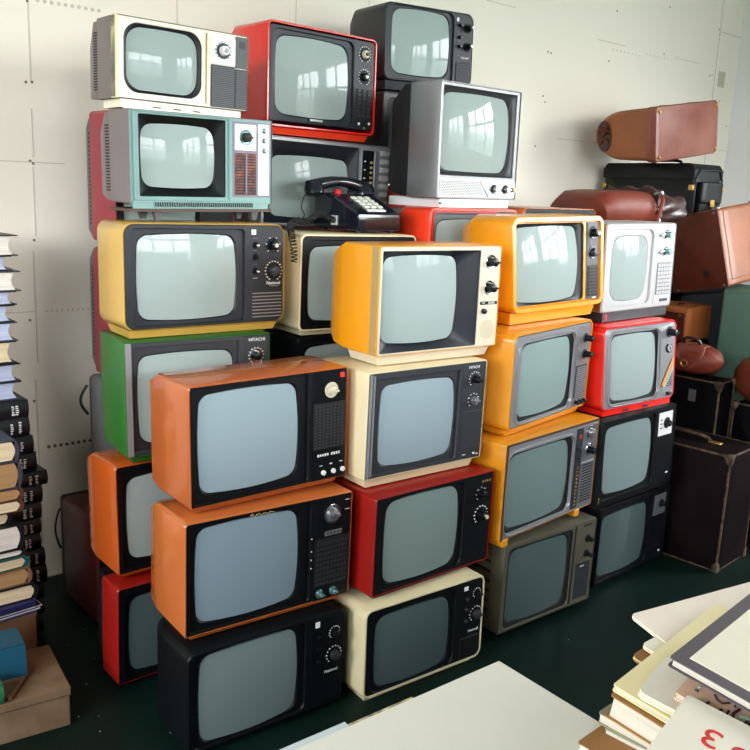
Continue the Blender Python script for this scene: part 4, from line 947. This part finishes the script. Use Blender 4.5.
def book(label, P, yaw, L, Dp, H, cover, pages, spine='x1', group=None, title=False, cat='book', tilt=0, name='book', over=.004):
    """L along the front, Dp deep, H thick; spine: which side carries it (x0, x1 or y0)"""
    o = thing(name, label, cat, P, (tilt, 0, yaw), group)
    c = .003; s0x = c if spine == 'x0' else over; s1x = L-(c if spine == 'x1' else over); s0y = c if spine == 'y0' else over
    mb = MB()
    if spine == 'x0': # fore edge at the right end is hollowed
        mb.loft([[(X if X < L*.5 else X-.012*math.sin(PI*zt), Y, c+(H-2*c)*zt) for (X, Y) in ((s0x, s0y), (s1x, s0y), (s1x, Dp-over), (s0x, Dp-over))] for zt in [k/6 for k in range(7)]], True, True)
    elif spine == 'x1':
        mb.loft([[(X if X < L*.5 else X-.010*(1-math.sin(PI*zt)), Y, c+(H-2*c)*zt) for (X, Y) in ((s0x, s0y), (s1x, s0y), (s1x, Dp-over), (s0x, Dp-over))] for zt in [k/6 for k in range(7)]], True, True)
    else: mb.box(s0x, s1x, s0y, Dp-over, c, H-c)
    obj('page_block', mb, PM[pages], o)
    for nm, z0 in (('back_board', 0), ('front_board', H-c)): obj(nm, MB().box(0, L, 0, Dp, z0, z0+c), CV[cover], o, bevel=.0008)
    mb = MB(); q = [k/8 for k in range(9)]
    if spine == 'y0':
        rings = [[(X, -.008*math.sin(PI*t), H*t) for t in q]+[(X, c, H*t) for t in reversed(q)] for X in (0, L*.5, L)]
    elif spine == 'x1': rings = [[(L+.008*math.sin(PI*t), Y, H*t) for t in q]+[(L-c, Y, H*t) for t in reversed(q)] for Y in (0, Dp)]
    else: rings = [[(-.008*math.sin(PI*t), Y, H*t) for t in q]+[(c, Y, H*t) for t in reversed(q)] for Y in (0, Dp)]
    mb.loft(rings, True, True); sp = obj('spine', mb, CV[cover], o)
    if title:
        rnd = random.Random(int(P[2]*1000)); mb = MB()
        for col in range(2):
            X = L-.052+col*.017+rnd.uniform(-.006, .004); zz = H*.22
            while zz < H*.78:
                st = rnd.uniform(.003, .007); mb.box(X, X+rnd.uniform(.004, .009), -.0105, -.006, zz, zz+st*.6); zz += st+.0012
        obj('title_marks', mb, M['white'], sp)
    return o
def rail(P0, yaw, out=0, back=0): return P0+Vector((math.cos(yaw), math.sin(yaw), 0))*out+Vector((-math.sin(yaw), math.cos(yaw), 0))*back
# rear stack: black spined volumes below, page-edged volumes on top
YB = WY+.03; QC = Vector((-.985, 2.44, 0)); z = 0
offs = [.0,.0,.02,.04,.03,.0,.01,.02,.0,.03,.01,.0,.0,.005]
hs_ = [.06,.055,.055,.06,.055,.05,.05,.055,.06,.045,.055,.055,.058,.055]
nth = ['lowest','second lowest','third lowest','fourth','fifth','sixth','seventh','eighth','ninth','tenth','eleventh','twelfth','thirteenth','fourteenth']
z_px = lambda py: aty(20, py, 2.47).z
tgt = z_px(399); sc_ = tgt/sum(hs_)
xe = [44,44,44,47,45,41,41,41,42,47,36,33,29,28]
for k, (H_, of) in enumerate(zip(hs_, offs)):
    H_ *= sc_; zc = z+H_/2
    xr = aty(xe[k], 300+0, 2.44).x if False else QC.x
    # right end follows the ragged edge of the stack
    py = 399+(tgt-zc)/(tgt)*250; X = aty(xe[k], py, 2.47).x
    L_ = .27; P = rail(Vector((X, 2.47, z+.0003)), YB+.02*math.sin(k*2.3), -L_, 0)
    book('black volume with white spine lettering, %s from the floor, rear left book stack' % nth[k], P, YB+.02*math.sin(k*2.3), L_, .20, H_-.0006, 'black', 'cream', 'y0', 'black bound volumes in the rear book stack', True)
    z += H_
top_px = [399, 381, 363, 341, 322, 305, 291, 271, 256, 235]; xr_ = [22, 21, 17, 18, 15, 17, 21, 12, 18, 9]
pg = ['blue','blue','cream','blue','blue','blue','white','blue','white']
nm_ = ['lowest', 'second', 'third', 'fourth', 'fifth', 'sixth', 'seventh', 'eighth', 'topmost']
for k in range(9):
    z1 = z_px(top_px[k+1]); H_ = z1-z; X = aty(xr_[k], (top_px[k]+top_px[k+1])/2, 2.47).x; yy = YB+.05*math.sin(k*1.7)
    P = rail(Vector((X, 2.47, z+.0003)), yy, -.24, 0)
    book('dark covered book with pale page edges, %s of nine atop the rear left stack' % nm_[k], P, yy, .24, .19, H_-.0006, 'slate' if k % 3 == 0 else 'black', pg[k], 'x0', 'page-edged books on the rear stack', over=.012)
    z = z1
# front stack on the floor behind the carton
YF = YB; z = 0; PY = 2.225
zf = lambda py: aty(15, py, PY).z
items = [  # top pixel row, right end pixel, cover, pages, kind
 (621, 37, 'tanbox', 'tan', 'tan cardboard box at the bottom of the front left book stack', 'box'),
 (609, 43, 'navy', 'white', 'purple-blue folder of white papers lying on the tan box', 'folder'),
 (594, 36, 'black', 'cream', 'thick cream-edged book above the purple folder', 'book'),
 (578, 30, 'tanbox', 'tan', 'thick book with brown page edges in the front left stack, under the teal one', 'book'),
 (567, 27, 'teal', 'cream', 'teal covered book in the front left stack', 'book'),
 (560, 24, 'black', 'white', 'thin white paged book just above the teal book', 'book'),
 (536, 22, 'black', 'white', 'thick white paged book in the middle of the front left stack', 'book'),
 (523, 10, 'black', 'cream', 'short cream-edged book set back above the thick white paged one', 'book'),
 (511, 22, 'brown', 'cream', 'cream-edged book with brown cover in the front left stack', 'book'),
 (499, 22, 'brown', 'tan', 'tan-edged worn book under the rounded brown one', 'book'),
 (473, 20, 'slate', 'tan', 'thick book with rounded brown page edges near the top of the front left stack', 'book'),
 (452, 17, 'slate', 'cream', 'thick cream-edged book, second from the top of the front left stack', 'book'),
]
for k, (py, xr, cv, pgs, lb, ct) in enumerate(items):
    z1 = zf(py-12); H_ = z1-z; X = aty(xr, py+5, PY).x; yy = YF+.04*math.sin(k*2.1)
    P = rail(Vector((X, PY, z+.0003)), yy, -.22, 0)
    if ct == 'box':
        o = thing('carton', lb, 'box', P, (0, 0, yy)); obj('body', rbox(MB(), 0, .22, 0, .12, 0, H_-.002, .004), CV['tanbox'], o); obj('tape', MB().box(-.001, .221, -.0012, .121, H_-.014, H_-.006), CV['card'], o)
    elif ct == 'folder':
        o = thing('folder', lb, 'folder', P, (0, 0, yy)); obj('cover', MB().box(0, .20, 0, .12, H_*.6, H_-.001), CV['navy'], o)
        for q in range(5): obj('paper_sheet', MB().box(0, .205+.008*(q % 2)+.003*q, -.004*q % 3*.002, .118, H_*.1*q+.001, H_*.1*q+.003), M['white'] if q % 2 else CV['navy'], o)
    else: book(lb, P, yy, .22, .12, H_-.0006, cv, pgs, 'x1', 'books of the front left stack')
    z = z1
# carton on the floor with three books on it
yb = math.radians(33.6)
o = thing('carton', 'low brown cardboard box on the floor at the lower left corner', 'box', (-.752, 1.996, 0), (0, 0, yb+PI))
BH = .112
mcard = mat('brown_cardboard', S(118, 94, 72), .8, .15, col2=S(142, 118, 92), vscale=9)
obj('body', MB().box(0, .42, -.235, 0, 0, BH-.014), mcard, o, bevel=.003); obj('lid', MB().box(-.003, .423, -.238, .003, BH-.024, BH), mcard, o, bevel=.003)
def on_box(px, py, z=BH): return atz(px, py, z)
o = book('teal-blue covered book standing among the books on the low cardboard box', on_box(-4, 690)+Vector((-.085, -.04, .001)), yb, .17, .10, .10, 'tealblue', 'cream', 'y0')
P1 = atz(10, 703, BH); 
book('green patterned book at the left edge on the low cardboard box', P1+Vector((-.145, -.095, .0015)), yb, .16, .05, .05, 'green', 'cream', 'y0') 
book('thin brown book lying on the low cardboard box beside the teal-blue one', atz(9, 701, BH)+Vector((0, 0, .0012)), yb+math.radians(58)-PI/2+PI/2, .15, .05, .012, 'card', 'tan', 'y0')

# ------------------------------------------------------------------ table with the white sheet, lower edge of the picture
M['sheet'] = mat('white_board_sheet', S(222, 219, 205), .5, .3, var=.02, vscale=4)
M['cedge'] = mat('cream_table_top', S(214, 196, 150), .5)
M['wood'] = mat('table_wood', S(120, 86, 56), .5, var=.1)
T0 = Vector((.195, 1.112, 0)); ya = math.radians(38.8)
tb = thing('table', 'cream topped table at the bottom edge, covered by the big white sheet', 'table', T0, (0, 0, ya+PI))
# local x runs from the far corner to the left, local y towards the viewer's right
obj('table_top', MB().box(.004, .84, .004, .52, .71, .742), M['cedge'], tb, bevel=.002)
for lx in (.03, .77):
    for ly in (.03, .45): obj('leg', MB().box(lx, lx+.045, ly, ly+.045, 0, .71), M['wood'], tb, bevel=.003)
o = tag(obj('white_sheet', MB().box(0, .80, -.002, .50, 0, .003), M['sheet']), 'large blank white sheet covering the table at the bottom of the picture', 'sheet'); o.location = T0+Vector((0, 0, .7495)); o.rotation_euler = (0, 0, ya+PI)
M['floral'] = mat('old_patterned_paper', S(214, 196, 150), .7, col2=S(84, 60, 48), vscale=60, detail=2)
M['paleblue'] = mat('pale_blue_paper', S(196, 204, 206), .6)
o = tag(obj('patterned_paper', MB().box(.155, .275, -.012, .06, 0, .0025), M['floral']), 'strip of old patterned paper sticking out from under the white sheet', 'paper'); o.location = T0+Vector((0, 0, .7445)); o.rotation_euler = (0, 0, ya+PI)
o = tag(obj('cream_paper', MB().box(.04, .45, -.006, .06, 0, .002), M['cedge']), 'cream sheet of paper peeping out along the left edge of the white sheet', 'paper'); o.location = T0+Vector((0, 0, .7422)); o.rotation_euler = (0, 0, ya+PI+.012)
o = tag(obj('pale_blue_paper', MB().box(.262, .52, -.016, .05, 0, .002), M['paleblue']), 'pale blue sheet of paper under the white sheet near its lower left end', 'paper'); o.location = T0+Vector((0, 0, .7472)); o.rotation_euler = (0, 0, ya+PI)

# ------------------------------------------------------------------ unseen cabinets added to shade the lower sets
def sideboard(label, al, ftw, L, Dp, H, turn, mt):
    p = room(al, ftw, 0); o = thing('sideboard', label, 'cabinet', p, (0, 0, turn))
    obj('body', MB().box(0, L, 0, Dp, .06, H-.03), mt, o, bevel=.004); obj('top', MB().box(-.02, L+.02, -.02, Dp+.02, H-.03, H), mt, o, bevel=.004)
    nd = max(2, int(L/.6))
    for k in range(nd):
        d_ = obj('door', MB().box(k*L/nd+.01, (k+1)*L/nd-.01, -.015, 0, .1, H-.06), mt, o, bevel=.003)
        obj('door_knob', MB().cyl(((k+.85)*L/nd, -.015, H*.55), (0, -1, 0), [(0, .008), (.02, .012), (.024, .008)], 12), M['brass'], d_)
    for lx in (.02, L-.07):
        for ly in (.02, Dp-.07): obj('foot', MB().box(lx, lx+.05, ly, ly+.05, 0, .062), mt, o)
    return o
DKW = mat('dark_stained_wood', S(40, 27, 20), .5, .3, var=.2, vscale=3)
sideboard('dark wooden sideboard off to the right, nearer the windows', 3.35, 2.1, 2.8, .45, 1.30, WY-PI/2, DKW)
sideboard('long dark wooden sideboard behind the viewer, facing the televisions', -1.6, 4.0, 3.9, .5, 1.40, WY, DKW)

rnd = random.Random(12); mb = MB()
for k in range(26):
    P_ = atz(rnd.uniform(60, 720), rnd.uniform(585, 745), 0); s_ = rnd.uniform(.0015, .004); a_ = rnd.uniform(0, 6)
    mb.cyl((P_.x, P_.y, .0), (0, 0, 1), [(0, s_), (.0012, s_*.7)], 6)
tag(obj('floor_dust', mb, mat('pale_dust', S(150, 160, 150), .8)), 'scattered pale specks of dust and lint on the dark green floor', 'dust', kind='stuff')
# ------------------------------------------------------------------ pile of old books and notebooks, lower right
PG = 'old books and notebooks in the lower right pile'
st = thing('stool', 'low wooden stool out of view under the pile of old books', 'stool', (.55, .98, 0), (0, 0, ya))
obj('seat', MB().box(-.14, .14, -.14, .14, .69, .72), M['wood'], st, bevel=.004)
for sx in (-1, 1):
    for sy in (-1, 1): obj('leg', MB().cyl((sx*.11, sy*.11, 0), (0, 0, 1), [(0, .014), (.69, .016)], 12), M['wood'], st)
PC = {k: mat('pile_'+k, c, .6, .3, var=v, vscale=8) for k, c, v in (('charcoal', S(88,82,86), .08), ('ivory', S(236,230,208), .03), ('yellowish', S(236,222,172), .04), ('pinkwhite', S(232,218,202), .03), ('brownwrap', S(156,112,66), .15), ('olivegrey', S(136,132,104), .12), ('white', S(236,230,212), .02), ('peach', S(232,190,160), .05), ('sage', S(168,184,156), .06), ('yellow', S(228,210,120), .03), ('sageb', S(150,172,148), .05), ('dark', S(60,48,44), .1))}
def slab(label, p0, p1, z, W, H, cover, pages='grey', name='book', cat='book', side=1, L=None, soft=.0, rx=.14, thin=.0015, e_out=.002):
    """corner pixel p0 and a second corner pixel p1 of the upper face at height z; W runs towards the viewer"""
    A, B = atz(*p0, z), atz(*p1, z); e = (B-A); L = L or e.length; yaw = math.atan2(e.y, e.x)
    o = thing(name, label, cat, (A.x, A.y, z-H), (rx, 0, yaw), PG)
    W_ = -W*side
    y0, y1 = min(0, W_), max(0, W_)
    obj('page_block', MB().box(e_out, L-e_out, y0+e_out, y1-e_out, thin, H-thin), PM[pages], o)
    obj('front_cover', MB().loft([[(X, Y, zz) for X, Y, _ in [(p[0], p[2], 0) for p in rr(0, L, y0, y1, .004+soft, 0)]] for zz in (H-thin, H)], True, True), PC[cover], o)
    obj('back_cover', MB().loft([[(X, Y, zz) for X, Y, _ in [(p[0], p[2], 0) for p in rr(0, L, y0, y1, .004+soft, 0)]] for zz in (0, thin)], True, True), PC[cover], o)
    o['_'] = 0; del o['_']
    return o, L, (y0, y1)
# heights of the upper faces, from the top of the pile down
o, L, Y = slab('dark grey covered book with a big ivory label, topmost of the lower right pile', (668, 656), (755, 588), .900, .20, .012, 'charcoal', 'grey', L=.24, e_out=.004)
lb = obj('ivory_label', MB().box(.018, L-.018, Y[0]+.02, Y[1]-.016, .012, .0126), PC['ivory'], o)
rnd = random.Random(4); mb = MB()
for i in range(3):
    for k in range(3):
        cx, cy = .075+.022*k, Y[0]+.06+.024*i
        for q in range(5):
            dx, dy = rnd.uniform(-.005, .005), rnd.uniform(-.006, .006); l = rnd.uniform(.003, .008)
            if q % 2: mb.box(cx+dx-l/2, cx+dx+l/2, cy+dy, cy+dy+.0011, .0126, .0129)
            else: mb.box(cx+dx, cx+dx+.0011, cy+dy-l/2, cy+dy+l/2, .0126, .0129)
obj('brushed_characters', mb, mat('grey_ink', S(110, 104, 96), .6), lb)
o, L, Y = slab('peach patterned book with dark curling letters, under the grey covered one', (674, 692), (722, 640), .872, .22, .008, 'peach', 'grey', L=.20)
ink = mat('dark_ink', S(70, 46, 58), .6)
def sw(pts, r): tubeobj('curling_letter', [(p[0], p[1], .0082) for p in pts], r, ink, o, 6)
PEACH = (o, L, Y)
inv = (Matrix.Translation(o.location) @ Matrix.Rotation(o.rotation_euler[2], 4, 'Z') @ Matrix.Rotation(.14, 4, 'X')).inverted()
def onp(px, py):    # meet the tilted cover
    n_ = (inv.inverted().to_3x3() @ Vector((0, 0, 1))); p_ = inv.inverted() @ Vector((0, 0, .008))
    d_ = fw + rt*((px-375)/F) + up*((375-py)/F); return inv @ (CAM + d_*((p_-CAM).dot(n_)/d_.dot(n_)))
for pts_, r_ in ((((714.8,695),(717,700),(722,703.8),(729.5,703.3)), .0013), (((709,702.3),(704.5,705.2),(706,710.4),(713.3,711.8),(722,710)), .0015), (((728.7,711),(725,717)), .0013), (((739.7,709.6),(733.8,713.3),(731.6,720),(735.3,724.3),(742.6,725),(747,722),(750,726)), .0018), (((734,706.2),(736,707.4)), .0018), (((695,690),(698,692)), .0018)):
    tubeobj('curling_letter', [(*onp(*p_)[:2], .0082) for p_ in pts_], r_, ink, o, 6)
for pts_, r_ in ((((718,718),(722,713)), .002), (((738,717),(748,719)), .004), (((698,687),(701,688.5)), .002)):
    tubeobj('pale_stroke', [(*onp(*p_)[:2], .0072 if r_ > .003 else .008) for p_ in pts_], r_, PC['sageb'], o, 8)
o, L, Y = slab('white covered book with a red printed 3, at the front of the lower right pile', (643, 752), (683, 699), .880, .24, .007, 'white', 'grey', L=.13)
cov = [c for c in o.children if c.name.startswith('front_cover')][0]
inv = (Matrix.Translation(o.location) @ Matrix.Rotation(o.rotation_euler[2], 4, 'Z') @ Matrix.Rotation(.14, 4, 'X')).inverted()
for ch_, px_, py_, nm in (('3', 712, 737, 'red_numeral'), ('8', 741, 756, 'red_numeral')):
    l_ = onp(px_, py_)
    text_mesh(ch_, .046, M['redp'], cov, 0, 0, 0, nm, M4=Matrix.Translation((l_.x, l_.y, .0072)) @ Matrix.Rotation(PI/2, 4, 'Z'), extrude=.0003)
o, L, Y = slab('white notebook with rounded corners and a yellow patch, in the lower right pile', (636, 690), (664, 657), .860, .12, .008, 'white', 'cream', L=.10, soft=.008, name='notebook', cat='notebook')
obj('yellow_patch', MB().box(.028, .075, -.085, -.035, .008, .0084), PC['yellow'], o)
o, L, Y = slab('wide pale yellow covered volume under the white notebook, in the lower right pile', (612, 684), (700, 615), .850, .17, .008, 'yellowish', 'grey', L=.30)
o, L, Y = slab('book with brown wrapped cover sticking out at the left of the pale yellow volume', (607, 693), (640, 667), .840, .16, .030, 'brownwrap', 'grey', L=.16, e_out=.004)
o, L, Y = slab('pinkish white booklet, furthest back at the top left of the lower right pile', (630, 614), (745, 583), .842, .085, .005, 'pinkwhite', 'cream', L=.34, name='booklet', soft=.004)
o, L, Y = slab('pale sage booklet just below the pinkish white one in the lower right pile', (641, 644), (740, 590), .834, .10, .005, 'ivory', 'cream', L=.30, name='booklet', soft=.004)
obj('sage_label', MB().box(.06, .17, -.045, -.02, .005, .0053), PC['sageb'], o)
o, L, Y = slab('small brown and cream booklet poking out left below the pale sage one', (631, 655), (690, 618), .825, .10, .006, 'brownwrap', 'cream', L=.18, name='booklet', soft=.005)
zz = .795
for k, (p0, p1, cv, pgk, lb, L_, H_) in enumerate([
  ((598, 712), (632, 690), 'olivegrey', 'grey', 'olive grey worn book in the lower part of the right pile, upper one', .20, .014),
  ((604, 728), (640, 700), 'sageb', 'grey', 'sage green thin book below the upper olive grey one in the right pile', .20, .011),
  ((612, 742), (650, 712), 'brownwrap', 'cream', 'brown covered thin book low in the right pile, under the sage one', .18, .010)]):
    slab(lb, p0, p1, zz, .16, H_, cv, pgk, L=L_, rx=0); zz -= H_+.002
o, L, Y = slab('brown wrapped book with white page edges lying on the corner of the white sheet', (577, 742), (606, 722), .772, .09, .018, 'brownwrap', 'white', L=.07, e_out=.003, rx=0)
# ------------------------------------------------------------------ sky outside the windows, exposure
w = bpy.data.worlds.new('sky'); bpy.context.scene.world = w; w.use_nodes = True
nt = w.node_tree; bg = nt.nodes['Background']
tc = nt.nodes.new('ShaderNodeTexCoord'); sep = nt.nodes.new('ShaderNodeSeparateXYZ'); nt.links.new(tc.outputs['Generated'], sep.inputs[0])
r1 = nt.nodes.new('ShaderNodeValToRGB'); nt.links.new(sep.outputs['Z'], r1.inputs['Fac'])
e = r1.color_ramp.elements; e[0].position = 0.0; e[0].color = (.20, .24, .22, 1); e[1].position = .10; e[1].color = (.96, .98, 1, 1); q0 = e.new(.07); q0.color = (.42, .47, .48, 1)
q = e.new(.5); q.color = (.74, .84, 1, 1)
no = nt.nodes.new('ShaderNodeTexNoise'); no.inputs['Scale'].default_value = 5; no.inputs['Detail'].default_value = 5; nt.links.new(tc.outputs['Generated'], no.inputs['Vector'])
r2 = nt.nodes.new('ShaderNodeValToRGB'); r2.color_ramp.elements[0].position = .42; r2.color_ramp.elements[1].position = .58; nt.links.new(no.outputs['Fac'], r2.inputs['Fac'])
mx = nt.nodes.new('ShaderNodeMixRGB'); nt.links.new(r2.outputs['Color'], mx.inputs['Fac']); nt.links.new(r1.outputs['Color'], mx.inputs['Color1'])
r3 = nt.nodes.new('ShaderNodeValToRGB'); nt.links.new(sep.outputs['Z'], r3.inputs['Fac']); r3.color_ramp.elements[0].color = (.20, .24, .22, 1); r3.color_ramp.elements[1].position = .10; q3 = r3.color_ramp.elements.new(.07); q3.color = (.42, .47, .48, 1)
nt.links.new(r3.outputs['Color'], mx.inputs['Color2']); nt.links.new(mx.outputs['Color'], bg.inputs['Color'])
bg.inputs['Strength'].default_value = SKY
vs = bpy.context.scene.view_settings
vs.view_transform = 'Standard'; vs.look = 'None'; vs.gamma = 1; vs.use_curve_mapping = False; vs.exposure = EXPO
cy = bpy.context.scene.cycles
cy.max_bounces = 10; cy.diffuse_bounces = 6; cy.glossy_bounces = 4; cy.sample_clamp_indirect = 8; cy.use_denoising = True
cy.caustics_reflective = False; cy.caustics_refractive = False
